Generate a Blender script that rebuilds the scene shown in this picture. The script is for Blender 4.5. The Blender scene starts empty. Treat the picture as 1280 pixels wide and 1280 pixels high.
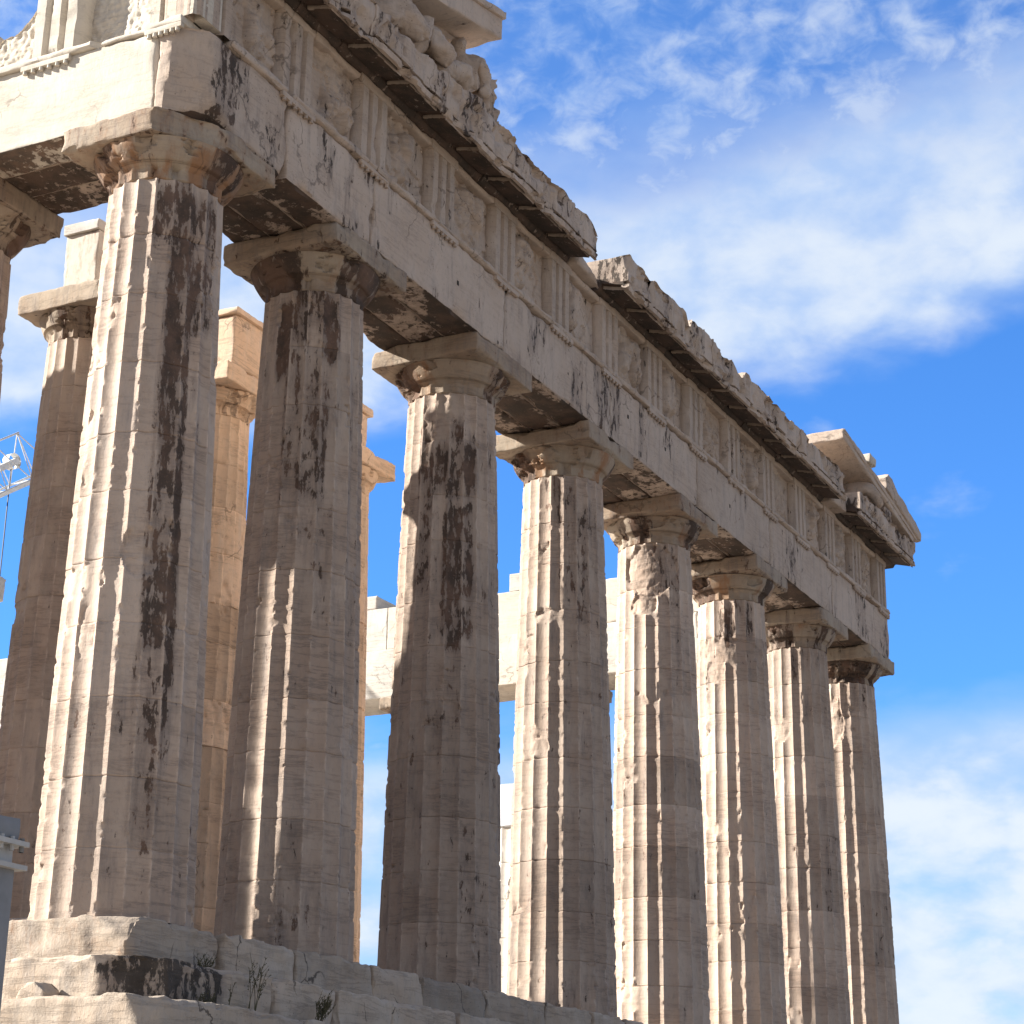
import bpy, bmesh, math, random
import numpy as np
from mathutils import Vector, Matrix

S = bpy.context.scene
COL = S.collection
R = math.radians

# ------------------------------------------------------------------ camera
CAM = (-19.17, -15.16, -3.04); YAW, PIT, ROL, FPX = 1.09317, 0.3345, 0.01767, 2502.2
cd = bpy.data.cameras.new('camera'); cam = bpy.data.objects.new('camera', cd); COL.objects.link(cam)
d = Vector((math.sin(YAW)*math.cos(PIT), math.cos(YAW)*math.cos(PIT), math.sin(PIT)))
r0 = Vector((math.cos(YAW), -math.sin(YAW), 0)); u0 = r0.cross(d)
rr = r0*math.cos(ROL)+u0*math.sin(ROL); uu = -r0*math.sin(ROL)+u0*math.cos(ROL)
cam.matrix_world = Matrix(((rr.x, uu.x, -d.x, CAM[0]), (rr.y, uu.y, -d.y, CAM[1]), (rr.z, uu.z, -d.z, CAM[2]), (0, 0, 0, 1)))
cd.sensor_width = 36; cd.lens = FPX/1280*36; cd.clip_end = 20000; cd.clip_start = 0.1
S.camera = cam

# ------------------------------------------------------------------ light
SUN_AZ, SUN_EL = R(65), R(27.5)          # azimuth measured from -x (south) towards +y (west)
sv = Vector((-math.cos(SUN_AZ)*math.cos(SUN_EL), math.sin(SUN_AZ)*math.cos(SUN_EL), math.sin(SUN_EL)))
sl = bpy.data.lights.new('sun', 'SUN'); sl.energy = 5.0; sl.angle = R(0.5); sl.color = (1, .95, .87)
so = bpy.data.objects.new('sun', sl); COL.objects.link(so); so.rotation_euler = (-sv).to_track_quat('-Z', 'Y').to_euler()
so.location = (0, 0, 60)
S.view_settings.view_transform = 'Standard'; S.view_settings.look = 'None'
S.view_settings.exposure = 1.38; S.view_settings.gamma = 1

W = bpy.data.worlds.new('World'); S.world = W; W.use_nodes = True
nt = W.node_tree; nt.nodes.clear()

class G:
    """small helper to wire shader nodes"""
    def __init__(s, nt): s.nt = nt
    def n(s, t, **k):
        o = s.nt.nodes.new(t)
        for a, b in k.items(): setattr(o, a, b)
        return o
    def set(s, sock, v):
        if v is None: return
        if isinstance(v, bpy.types.NodeSocket): s.nt.links.new(v, sock)
        else: sock.default_value = v
    def math(s, op, a, b=None, c=None, clamp=False):
        o = s.n('ShaderNodeMath', operation=op, use_clamp=clamp); s.set(o.inputs[0], a); s.set(o.inputs[1], b); s.set(o.inputs[2], c); return o.outputs[0]
    def vmath(s, op, a, b=None):
        o = s.n('ShaderNodeVectorMath', operation=op); s.set(o.inputs[0], a); s.set(o.inputs[1], b); return o.outputs['Value'] if op in ('DOT_PRODUCT', 'LENGTH') else o.outputs[0]
    def mix(s, f, a, b, mode='MIX'):
        o = s.n('ShaderNodeMix', data_type='RGBA', blend_type=mode); s.set(o.inputs[0], f)
        s.set(o.inputs[6], a if isinstance(a, bpy.types.NodeSocket) else (*a, 1)); s.set(o.inputs[7], b if isinstance(b, bpy.types.NodeSocket) else (*b, 1)); return o.outputs[2]
    def noise(s, vec, scale, detail=4, rough=.55, dist=0.0, lac=2.0):
        o = s.n('ShaderNodeTexNoise'); s.set(o.inputs['Vector'], vec); o.inputs['Scale'].default_value = scale
        o.inputs['Detail'].default_value = detail; o.inputs['Roughness'].default_value = rough; o.inputs['Distortion'].default_value = dist
        o.inputs['Lacunarity'].default_value = lac
        return o.outputs[0]
    def ss(s, v, a, b, lo=0., hi=1.):
        o = s.n('ShaderNodeMapRange', interpolation_type='SMOOTHSTEP'); s.set(o.inputs[0], v); s.set(o.inputs[1], a); s.set(o.inputs[2], b)
        o.inputs[3].default_value = lo; o.inputs[4].default_value = hi; return o.outputs[0]
    def scale(s, v, xyz):
        return s.vmath('MULTIPLY', v, xyz)

def build_sky():
    g = G(nt)
    sky = g.n('ShaderNodeTexSky', sky_type='NISHITA', sun_disc=False)
    sky.sun_elevation = SUN_EL; sky.sun_rotation = math.atan2(sv.x, sv.y); sky.altitude = 150
    sky.air_density = 1.0; sky.dust_density = 0.25; sky.ozone_density = 2.5
    dirv = g.n('ShaderNodeTexCoord').outputs['Generated']
    dirv = g.vmath('NORMALIZE', dirv)
    sep = g.n('ShaderNodeSeparateXYZ'); g.set(sep.inputs[0], dirv)
    az = g.math('MULTIPLY', g.math('ARCTAN2', sep.outputs[0], sep.outputs[1]), 57.2958)   # degrees
    el = g.math('MULTIPLY', g.math('ARCSINE', sep.outputs[2]), 57.2958)
    cv = g.n('ShaderNodeCombineXYZ'); g.set(cv.inputs[0], az); g.set(cv.inputs[1], el); cv.inputs[2].default_value = 3.7
    P = cv.outputs[0]
    big = g.math('SUBTRACT', g.noise(g.scale(P, (.09, .20, 1)), 1.0, 5, .5, .2), .5)
    med = g.math('SUBTRACT', g.noise(g.scale(P, (.34, .62, 1)), 1.0, 7, .52, .15), .5)
    fine = g.noise(g.scale(P, (.80, 1.15, 1)), 1.0, 8, .56, .35)
    elw = g.math('ADD', el, g.math('ADD', g.math('MULTIPLY', big, 5.0), g.math('MULTIPLY', med, 2.6)))
    # sloping base of the main bank: elevation rises with azimuth
    base = g.math('ADD', g.math('MULTIPLY', g.math('SUBTRACT', az, 62.), .12), 22.3)
    e1 = g.math('SUBTRACT', elw, base)
    bank = g.math('MULTIPLY', g.ss(e1, -1.2, 1.6), g.math('SUBTRACT', 1.0, g.ss(e1, 4.2, 9.0)))
    bank = g.math('MULTIPLY', bank, g.math('ADD', .86, g.math('MULTIPLY', med, .35)))
    # mottled high clouds above the bank
    mot = g.math('MULTIPLY', g.ss(e1, 3.0, 6.0), g.ss(g.math('ADD', fine, g.math('MULTIPLY', med, .6)), .30, .80, .08, .62))
    # low bank
    low = g.math('MULTIPLY', g.ss(g.math('SUBTRACT', 13.0, elw), -1.0, 1.6), g.math('ADD', .90, g.math('MULTIPLY', med, 1.3)))
    wisp = g.math('MULTIPLY', g.ss(g.math('ADD', big, med), .10, .45), .5)
    m = g.math('MAXIMUM', g.math('MAXIMUM', bank, mot), g.math('MAXIMUM', low, wisp), clamp=True)
    # the cloud field lies in the north-west and fades out elsewhere
    m = g.math('MULTIPLY', m, g.math('MULTIPLY', g.ss(az, 15, 45), g.math('SUBTRACT', 1.0, g.ss(az, 84, 110))))
    m = g.math('MULTIPLY', m, .96)
    skyc = g.mix(1.0, sky.outputs[0], (.64, 1.30, 2.12), 'MULTIPLY')
    shade = g.ss(g.math('ADD', g.math('MULTIPLY', med, 1.3), g.math('ADD', g.math('MULTIPLY', big, .8), g.math('MULTIPLY', g.math('SUBTRACT', fine, .5), .5))), -.3, .32)
    cloud = g.mix(shade, (4.2, 5.5, 7.6), (6.5, 7.1, 7.7))
    c = g.mix(m, skyc, cloud)
    # added fill light: unseen pale veil over the east and south, behind the viewer
    fill_veil = g.math('SUBTRACT', 1.0, g.math('MULTIPLY', g.ss(az, 5, 35), g.math('SUBTRACT', 1.0, g.ss(az, 92, 125))))
    c = g.mix(g.math('MULTIPLY', fill_veil, .8), c, g.mix(g.ss(fine, .3, .7), (2.1, 2.25, 2.45), (3.8, 3.9, 4.05)))
    bg = g.n('ShaderNodeBackground'); g.set(bg.inputs[0], c); bg.inputs[1].default_value = 0.05
    out = g.n('ShaderNodeOutputWorld'); nt.links.new(bg.outputs[0], out.inputs[0])
build_sky()

# ------------------------------------------------------------------ numpy noise
def _h(ix, iy, iz, seed):
    h = (ix*73856093) ^ (iy*19349663) ^ (iz*83492791) ^ (seed*668265263)
    h &= 0xffffffff
    h = (h ^ (h >> 15))*2246822519 & 0xffffffff
    h = (h ^ (h >> 13))*3266489917 & 0xffffffff
    return ((h ^ (h >> 16)) & 0xffffff)/16777216.0
def vn(p, seed=0):
    p = np.asarray(p, float); i = np.floor(p).astype(np.int64); f = p-i; f = f*f*(3-2*f)
    x, y, z = i[:, 0], i[:, 1], i[:, 2]; fx, fy, fz = f[:, 0], f[:, 1], f[:, 2]
    def L(a, b, t): return a+(b-a)*t
    return L(L(L(_h(x, y, z, seed), _h(x+1, y, z, seed), fx), L(_h(x, y+1, z, seed), _h(x+1, y+1, z, seed), fx), fy),
             L(L(_h(x, y, z+1, seed), _h(x+1, y, z+1, seed), fx), L(_h(x, y+1, z+1, seed), _h(x+1, y+1, z+1, seed), fx), fy), fz)
def fbm(p, seed=0, oc=4, g=.5):
    p = np.asarray(p, float); s = 0; a = 1; t = 0
    for k in range(oc):
        s = s+a*vn(p*(2.03**k)+k*17.3, seed+k*7); t += a; a *= g
    return s/t
def sst(x, a, b):
    t = np.clip((x-a)/(b-a), 0, 1); return t*t*(3-2*t)

# ------------------------------------------------------------------ object helpers
def thing(name, label, cat, loc=(0, 0, 0), group=None):
    o = bpy.data.objects.new(name, None); COL.objects.link(o); o.location = loc
    o.empty_display_size = .3
    o['label'] = label; o['category'] = cat; o['kind'] = 'thing'
    if group: o['group'] = group
    return o
def root_of(o):
    while o.parent: o = o.parent
    return o
def mesh_np(name, V, F, mat, parent=None, attrs=None, vec=None, sharp=38, smooth=True):
    V = np.asarray(V, float)
    if parent is not None:
        L = np.array(root_of(parent).location); Vl = V-L
    else: Vl = V
    me = bpy.data.meshes.new(name)
    if isinstance(F, np.ndarray):
        n, k = F.shape
        me.vertices.add(len(Vl)); me.vertices.foreach_set('co', Vl.astype(np.float32).ravel())
        me.loops.add(n*k); me.loops.foreach_set('vertex_index', F.astype(np.int32).ravel())
        me.polygons.add(n); me.polygons.foreach_set('loop_start', np.arange(0, n*k, k, dtype=np.int32))
        me.update(calc_edges=True)
    else:
        me.from_pydata(Vl.tolist(), [], [list(map(int, f)) for f in F])
    a = me.attributes.new('uvc', 'FLOAT_VECTOR', 'POINT'); a.data.foreach_set('vector', np.asarray(V if vec is None else vec, np.float32).ravel())
    at = {'tone': .5, 'crust': 0., 'edge': 0., 'rust': 0.}
    at.update(attrs or {})
    for k, v in at.items():
        b = me.attributes.new(k, 'FLOAT', 'POINT'); b.data.foreach_set('value', np.broadcast_to(np.asarray(v, np.float32), (len(V),)).copy())
    me.validate()
    if smooth:
        me.shade_smooth(); me.set_sharp_from_angle(angle=R(sharp))
    me.materials.append(mat)
    o = bpy.data.objects.new(name, me); COL.objects.link(o)
    if parent is not None: o.parent = parent
    return o
def join(parts):
    """parts: list of (V, F[n,4], attrs) -> merged"""
    Vs, Fs, off = [], [], 0; keys = ('tone', 'crust', 'edge', 'rust'); A = {k: [] for k in keys}
    for V, F, at in parts:
        Vs.append(V); Fs.append(F+off); off += len(V)
        for k in keys: A[k].append(np.broadcast_to(np.asarray(at.get(k, .5 if k == 'tone' else 0.), float), (len(V),)))
    return np.concatenate(Vs), np.concatenate(Fs), {k: np.concatenate(v) for k, v in A.items()}
def axis(a, b, res, edge=(.012, .035, .07)):
    L = b-a
    if L < .2: return np.linspace(a, b, 4 if L > .05 else 2)
    n = max(2, int(math.ceil((L-2*edge[-1])/res)))
    return np.concatenate([[a], a+np.array(edge[:-1]), np.linspace(a+edge[-1], b-edge[-1], n+1), b-np.array(edge[:-1])[::-1], [b]])
def grid_box(X, Y, Z):
    nx, ny, nz = len(X), len(Y), len(Z); Vs = {}; F = []
    def face(A, B, mk, flip):
        I, J = np.meshgrid(np.arange(len(A)), np.arange(len(B)), indexing='ij'); K = mk(I, J)
        q = np.stack([K[:-1, :-1], K[1:, :-1], K[1:, 1:], K[:-1, 1:]], -1).reshape(-1, 4)
        return q[:, ::-1] if flip else q
    key = lambda i, j, k: (i*ny+j)*nz+k
    F = np.concatenate([face(X, Y, lambda i, j: key(i, j, 0*i), True), face(X, Y, lambda i, j: key(i, j, 0*i+nz-1), False),
                        face(X, Z, lambda i, j: key(i, 0*i, j), False), face(X, Z, lambda i, j: key(i, 0*i+ny-1, j), True),
                        face(Y, Z, lambda i, j: key(0*i, i, j), True), face(Y, Z, lambda i, j: key(0*i+nx-1, i, j), False)])
    u, inv = np.unique(F.ravel(), return_inverse=True)
    k = u % nz; j = (u//nz) % ny; i = u//(ny*nz)
    return np.stack([X[i], Y[j], Z[k]], 1), inv.reshape(-1, 4)
def stone(lo, hi, res=.14, chip=.03, rough=.004, seed=0, cuts=(), tone=.5, crust=0., under=0., rust=0., top=None, freq=2.2):
    """a worn marble block: chipped edges, slightly uneven faces, broken corners (cuts)"""
    lo = np.array(lo, float); hi = np.array(hi, float)
    V, F = grid_box(axis(lo[0], hi[0], res), axis(lo[1], hi[1], res), axis(lo[2], hi[2], res))
    P = V.copy()
    dist = np.stack([V[:, 0]-lo[0], hi[0]-V[:, 0], V[:, 1]-lo[1], hi[1]-V[:, 1], V[:, 2]-lo[2], hi[2]-V[:, 2]], 1)
    N = np.array([[1, 0, 0], [-1, 0, 0], [0, 1, 0], [0, -1, 0], [0, 0, 1], [0, 0, -1]], float)
    n = fbm(P*freq, seed, 4); n2 = fbm(P*freq*3.1, seed+50, 3)
    c = chip*(.18+np.maximum(0, n-.47)*7+np.maximum(0, n2-.52)*3)
    mn = (hi-lo).min(); c = np.minimum(c, mn*.45)
    for a in range(6):
        for b in range(a+1, 6):
            if a//2 == b//2: continue
            da = (V-np.where(N[a] > 0, lo, hi))@N[a]; db = (V-np.where(N[b] > 0, lo, hi))@N[b]
            e = c-(da+db); m = e > 0
            V[m] += (N[a]+N[b])*(e[m]*.5)[:, None]
    if rough:
        V = V+(np.stack([fbm(P*5, seed+11, 4), fbm(P*5, seed+12, 4), fbm(P*5, seed+13, 4)], 1)-.5)*rough*2.4
    for pt, nn in cuts:
        nn = np.array(nn, float); nn /= np.linalg.norm(nn); dd = (V-np.array(pt))@nn
        dd = dd+(fbm(P*3.0, seed+31, 5)-.5)*.16; m = dd > 0
        V[m] -= nn*dd[m][:, None]
    if top is not None:
        h = top(P[:, 0], P[:, 1]); V[:, 2] = np.minimum(V[:, 2], np.maximum(h, lo[2]+.02))
    cr = np.full(len(V), float(crust))
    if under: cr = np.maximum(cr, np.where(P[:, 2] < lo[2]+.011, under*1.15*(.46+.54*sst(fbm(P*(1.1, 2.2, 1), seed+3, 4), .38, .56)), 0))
    return V, F, {'tone': tone, 'crust': cr, 'rust': rust}
def put(name, parts, mat, parent=None, **k):
    if isinstance(parts, tuple): parts = [parts]
    V, F, A = join(parts); return mesh_np(name, V, F, mat, parent, A, **k)
def tube(pts, rad, n=8):
    V = []; F = []
    pts = [np.array(p, float) for p in pts]; rad = rad if hasattr(rad, '__len__') else [rad]*len(pts)
    for i, p in enumerate(pts):
        t = pts[min(i+1, len(pts)-1)]-pts[max(i-1, 0)]; t /= np.linalg.norm(t)
        a = np.cross(t, (0, 0, 1.) if abs(t[2]) < .9 else (1., 0, 0)); a /= np.linalg.norm(a); b = np.cross(t, a)
        for k in range(n):
            w = 2*math.pi*k/n; V.append(p+rad[i]*(a*math.cos(w)+b*math.sin(w)))
    for i in range(len(pts)-1):
        for k in range(n): F.append((i*n+k, i*n+(k+1) % n, (i+1)*n+(k+1) % n, (i+1)*n+k))
    c0 = len(V); V.append(pts[0]); c1 = len(V); V.append(pts[-1])
    m = (len(pts)-1)*n
    for k in range(n):
        F.append((c0, (k+1) % n, k, k)); F.append((c1, m+k, m+(k+1) % n, m+(k+1) % n))
    return np.array(V), np.array(F), {}
def tubes_obj(name, segs, mat, parent, n=6):
    V = []; F = []; off = 0
    for pts, rad in segs:
        v, f, _ = tube(pts, rad, n); V += v.tolist()
        for q in f.tolist():
            q = list(dict.fromkeys(q)); F.append([i+off for i in q])
        off += len(v)
    return mesh_np(name, np.array(V), F, mat, parent, sharp=50)

# ------------------------------------------------------------------ materials
def marble(name, a, b, grey, vein=.5, greyamt=.5, crustc=((.046, .030, .022), (.130, .076, .052)), bump=.5, rough=.82, pit=.0, crack=.0, soft=.6, rustc=(.30, .15, .07), spec=.25):
    m = bpy.data.materials.new(name); m.use_nodes = True; t = m.node_tree; g = G(t)
    bs = t.nodes['Principled BSDF']
    at = lambda k: g.n('ShaderNodeAttribute', attribute_name=k)
    vec = at('uvc').outputs['Vector']
    rnd = g.n('ShaderNodeObjectInfo').outputs['Random']
    cmb = g.n('ShaderNodeCombineXYZ'); g.set(cmb.inputs[0], g.math('MULTIPLY', rnd, 37.)); g.set(cmb.inputs[1], g.math('MULTIPLY', rnd, 91.))
    vec = g.vmath('ADD', vec, cmb.outputs[0])
    tone, crust, edge, rust = (at(k).outputs['Fac'] for k in ('tone', 'crust', 'edge', 'rust'))
    n1 = g.noise(vec, .9, 5, .6); n2 = g.noise(g.scale(vec, (1, 1, .16)), 5.5, 6, .68); n3 = g.noise(vec, 26, 6, .65)
    nb = g.noise(g.scale(vec, (1, 1, .45)), 9.0, 9, .68, .25)
    nv = g.noise(g.scale(vec, (.55, .55, 5.0)), 1.3, 9, .68, .4)
    c = g.mix(g.ss(n1, .36, .64), a, b)
    c = g.mix(g.math('MULTIPLY', g.ss(n2, .46, .72), greyamt), c, grey)
    # fine bedding veins of the marble
    vl = g.math('SUBTRACT', 1.0, g.ss(g.math('ABSOLUTE', g.math('SUBTRACT', nv, .5)), .0, .035))
    c = g.mix(g.math('MULTIPLY', g.math('MULTIPLY', vl, g.ss(n1, .38, .62)), vein), c, tuple(x*.42 for x in grey))
    c = g.mix(g.math('MULTIPLY', g.ss(g.noise(g.scale(vec, (1, 1, .6)), 14, 8, .72), .5, .72), .38), c, tuple(x*.62 for x in grey))
    # rusty golden patina
    rm = g.ss(g.math('ADD', g.math('MULTIPLY', rust, .62), g.math('ADD', g.math('MULTIPLY', g.math('SUBTRACT', nb, .5), .9), g.math('MULTIPLY', g.math('SUBTRACT', n2, .5), .6))), .22, .55)
    c = g.mix(g.math('MULTIPLY', rm, .8), c, rustc)
    # worn pale arrises
    em = g.math('MULTIPLY', edge, g.ss(nb, .45, .6)); c = g.mix(g.math('MULTIPLY', em, .7), c, tuple(min(.82, x*1.35) for x in a))
    # per drum / block tone
    tv = g.math('ADD', .58, g.math('MULTIPLY', tone, .84)); cc = g.n('ShaderNodeCombineXYZ')
    for i in range(3): g.set(cc.inputs[i], tv)
    c = g.mix(1.0, c, cc.outputs[0], 'MULTIPLY')
    # soft grey-brown water streaks
    sm = g.ss(g.math('ADD', g.math('MULTIPLY', crust, .75), g.math('ADD', g.math('MULTIPLY', g.math('SUBTRACT', n2, .5), 1.5), g.math('MULTIPLY', g.math('SUBTRACT', n3, .5), .3))), .18, .75)
    c = g.mix(g.math('MULTIPLY', sm, soft), c, (.185, .140, .115))
    if crack:
        wv = g.n('ShaderNodeTexNoise'); g.set(wv.inputs['Vector'], vec); wv.inputs['Scale'].default_value = 1.7; wv.inputs['Detail'].default_value = 6
        v2 = g.vmath('ADD', vec, g.vmath('SCALE', wv.outputs['Color'], None)); v2.node.inputs[1]
        sc_ = [l.from_node for l in t.links if l.to_node == v2.node and l.to_socket == v2.node.inputs[1]][0]; sc_.inputs['Scale'].default_value = .9
        vo2 = g.n('ShaderNodeTexVoronoi', feature='DISTANCE_TO_EDGE'); g.set(vo2.inputs['Vector'], g.scale(v2, (1, 1, .7))); vo2.inputs['Scale'].default_value = .75
        cm = g.math('MULTIPLY', g.math('SUBTRACT', 1., g.ss(vo2.outputs['Distance'], .002, .014)), g.math('MULTIPLY', g.ss(g.noise(vec, .8, 3), .5, .58), crack))
        c = g.mix(cm, c, (.05, .04, .034))
    # black and brown weathering crust with sharp flaking borders
    ks = g.math('ADD', g.math('MULTIPLY', crust, .42), g.math('ADD', g.math('MULTIPLY', g.math('SUBTRACT', nb, .5), 1.25), g.math('MULTIPLY', g.math('SUBTRACT', n2, .5), .55)))
    km = g.math('MULTIPLY', g.ss(ks, .29, .37), g.ss(crust, .0, .05))
    kc = g.mix(g.ss(g.noise(vec, 2.3, 4, .6), .40, .62), crustc[0], crustc[1]); kc = g.mix(g.ss(n3, .58, .75), kc, tuple(x*2.2 for x in crustc[1]))
    c = g.mix(g.math('MULTIPLY', km, .86), c, kc)
    if pit:
        vo = g.n('ShaderNodeTexVoronoi', feature='F1'); g.set(vo.inputs['Vector'], vec); vo.inputs['Scale'].default_value = 15
        vo.inputs['Randomness'].default_value = 1
        pm = g.math('MULTIPLY', g.math('SUBTRACT', 1., g.ss(g.math('ADD', vo.outputs['Distance'], g.math('MULTIPLY', g.math('SUBTRACT', n3, .5), .35)), .09, .17)), g.math('MULTIPLY', g.ss(g.noise(vec, 1.1, 2), .5, .56), pit))
        c = g.mix(pm, c, (.06, .05, .045))
    g.set(bs.inputs['Base Color'], c); bs.inputs['Roughness'].default_value = rough; bs.inputs['Specular IOR Level'].default_value = spec
    hgt = g.math('ADD', g.math('MULTIPLY', n3, .30), g.math('ADD', g.math('MULTIPLY', nb, .55), g.math('ADD', g.math('MULTIPLY', vl, -.12), g.math('MULTIPLY', km, -.35))))
    bp = g.n('ShaderNodeBump'); bp.inputs['Strength'].default_value = bump; bp.inputs['Distance'].default_value = .03; g.set(bp.inputs['Height'], hgt)
    g.set(bs.inputs['Normal'], bp.outputs[0])
    return m
M_COL = marble('weathered_column_marble', (.495, .395, .318), (.43, .323, .25), (.375, .32, .283), vein=.45, greyamt=.6, bump=.55, soft=.68)
M_CAP = marble('stained_capital_marble', (.39, .32, .245), (.33, .245, .175), (.26, .225, .20), vein=.3, greyamt=.55, bump=.6, soft=.7, crack=.4)
M_ENT = marble('entablature_marble', (.505, .412, .338), (.465, .365, .288), (.38, .328, .29), vein=.25, greyamt=.55, bump=.45, pit=.55, crack=.5, soft=.6, crustc=((.022, .016, .012), (.075, .046, .032)))
M_CLEAN = marble('pale_cleaned_marble', (.58, .53, .455), (.54, .475, .39), (.47, .43, .38), vein=.3, greyamt=.4, bump=.32, crack=.5, soft=.35)
M_STEP = marble('step_marble', (.485, .405, .325), (.45, .355, .27), (.365, .325, .29), vein=.32, greyamt=.5, bump=.75, crack=.8, pit=.5, crustc=((.016, .014, .012), (.05, .042, .036)))
M_NEW = marble('new_white_marble', (.54, .51, .46), (.49, .45, .39), (.42, .39, .36), vein=.5, greyamt=.6, bump=.3, soft=.3, crack=.4)
M_GOLD = marble('golden_porch_marble', (.63, .475, .345), (.56, .405, .28), (.47, .405, .34), vein=.5, greyamt=.5, bump=.45, crack=.5, soft=.4)
def plain(name, c, rough=.5, metal=0., var=.12, sc=6.):
    m = bpy.data.materials.new(name); m.use_nodes = True; g = G(m.node_tree); bs = m.node_tree.nodes['Principled BSDF']
    v = g.n('ShaderNodeTexCoord').outputs['Object']; n = g.noise(v, sc, 5, .6)
    g.set(bs.inputs['Base Color'], g.mix(g.ss(n, .3, .7), tuple(x*(1-var) for x in c), tuple(min(1, x*(1+var)) for x in c)))
    bs.inputs['Roughness'].default_value = rough; bs.inputs['Metallic'].default_value = metal
    return m
M_POST = plain('grey_painted_steel', (.20, .205, .215), .6); M_POSTW = plain('galvanised_steel', (.42, .41, .39), .6, .1)
M_CRANE = plain('white_crane_paint', (.62, .63, .63), .5); M_CABLE = plain('dark_steel_cable', (.06, .06, .065), .5, .6)
M_TWIG = plain('dry_weed', (.085, .075, .035), .8, 0, .35, 20)
M_HOLE = plain('dark_socket', (.03, .026, .022), .95)
M_FLOOR = marble('paving_marble', (.60, .54, .46), (.55, .47, .38), (.48, .45, .42), bump=.4)

# ------------------------------------------------------------------ ground
def ground():
    r = np.concatenate([np.linspace(0, 60, 61), np.geomspace(62, 4000, 40)]); a = np.linspace(0, 2*math.pi, 97)[:-1]
    Rr, A = np.meshgrid(r, a, indexing='ij'); X = 5+Rr*np.cos(A); Y = 5+Rr*np.sin(A)
    dx = np.maximum(np.maximum(-3-X, X-32), 0); dy = np.maximum(np.maximum(-3-Y, Y-70), 0); D = np.hypot(dx, dy)
    Z = -1.62-3.1*sst(D, 1., 17.)-14*sst(D, 60, 300)
    P = np.stack([X, Y, Z], -1).reshape(-1, 3); P[:, 2] += (fbm(P*(.6, .6, 0), 5, 5)-.5)*.35*(D.ravel() > .1)
    m = len(a); i, j = np.meshgrid(np.arange(len(r)-1), np.arange(m), indexing='ij')
    F = np.stack([i*m+j, (i+1)*m+j, (i+1)*m+(j+1) % m, i*m+(j+1) % m], -1).reshape(-1, 4)
    mat = marble('limestone_ground', (.36, .31, .25), (.28, .23, .18), (.24, .21, .18), bump=.8)
    o = mesh_np('ground', P, F, mat, sharp=60); o['kind'] = 'structure'
ground()

# ------------------------------------------------------------------ stepped platform
def platform():
    t = thing('stepped_platform', 'three weathered marble steps carrying the colonnade along the bottom of the picture', 'steps', (14.4, 20, -1.6))
    rng = random.Random(4)
    tops = (0., -.535, -1.05); bots = (-.535, -1.05, -1.62); outs = (1.02, 1.74, 2.46)
    for s in range(3):
        o = outs[s]; inn = o-1.25
        # east side
        x = -o; k = 0
        while x < 28.84+o-.01:
            L = rng.uniform(1.25, 2.1); L = (1.87, 2.6, 3.0)[s] if k == 0 else L
            x1 = min(x+L, 28.84+o)
            if 28.84+o-x1 < .8: x1 = 28.84+o
            cuts = []
            if k == 0:
                if s == 0: cuts = [((-o+.10, -o+.12, -.12), (-.8, -.5, 1.0))]
                if s == 1: cuts = [((-o, -1.22, -.8), (-.67, -.74, .10))]
                if s == 2: cuts = [((-o+.28, -o+.0, -1.2), (-.6, -.9, .5))]
            if rng.random() < .5: cuts.append(((x1-.05, -o+.05, tops[s]-.06), (rng.uniform(.5, 1), -.8, rng.uniform(.2, 1))))
            st = stone((x+.004, -o, bots[s]+.004), (x1-.004, -inn if k else -o+3.1, tops[s]), res=.06, chip=.055, rough=.035, seed=100*s+k, cuts=cuts, tone=rng.uniform(.32, .62))
            V, F, A = st
            if s == 1:
                sd_ = V[:, 0]-V[:, 1]+(fbm(V*2.4, 8, 4)-.5)*1.2
                A['crust'] = sst(sd_, -.75, -.35)*(.98*(1-sst(sd_, .7, 1.7))+.62*sst(sd_, .9, 1.6)*(1-sst(sd_, 2.6, 3.8)))*sst(-V[:, 1]-.6*V[:, 0], 1.7, 1.9)
            if s == 0 and 6.0 < (x+x1)/2 < 8.2: A['tone'] = .12
            if s == 0: A['rust'] = (V[:, 0] < -.9)*.38
            A['edge'] = 0.
            put('step_block', st, M_STEP, t); x = x1; k += 1
        # south side
        y = -o+3.1; k = 0
        while y < 64:
            L = rng.uniform(1.3, 2.0); y1 = y+L
            cuts = []
            st = stone((-o, y+.004, bots[s]+.004), (-inn, y1-.004, tops[s]), res=.11 if y < 6 else .5, chip=.03, rough=.012, seed=300+100*s+k, cuts=cuts, tone=rng.uniform(.45, .65))
            if s == 0: st[2]['rust'] = .36
            put('step_block', st, M_STEP, t); y = y1; k += 1
        V, F = grid_box(np.array([28.84+inn, 28.84+o]), np.array([-inn, 64.]), np.array([bots[s], tops[s]]))
        put('step_block', (V, F, {}), M_STEP, t)
    V, F = grid_box(np.linspace(-inn+1.4, 28.84+.2, 30), np.linspace(.24, 64, 60), np.array([-1.5, -.004]))
    put('floor_slab', (V, F, {'tone': .55}), M_FLOOR, t)
platform()

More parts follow.
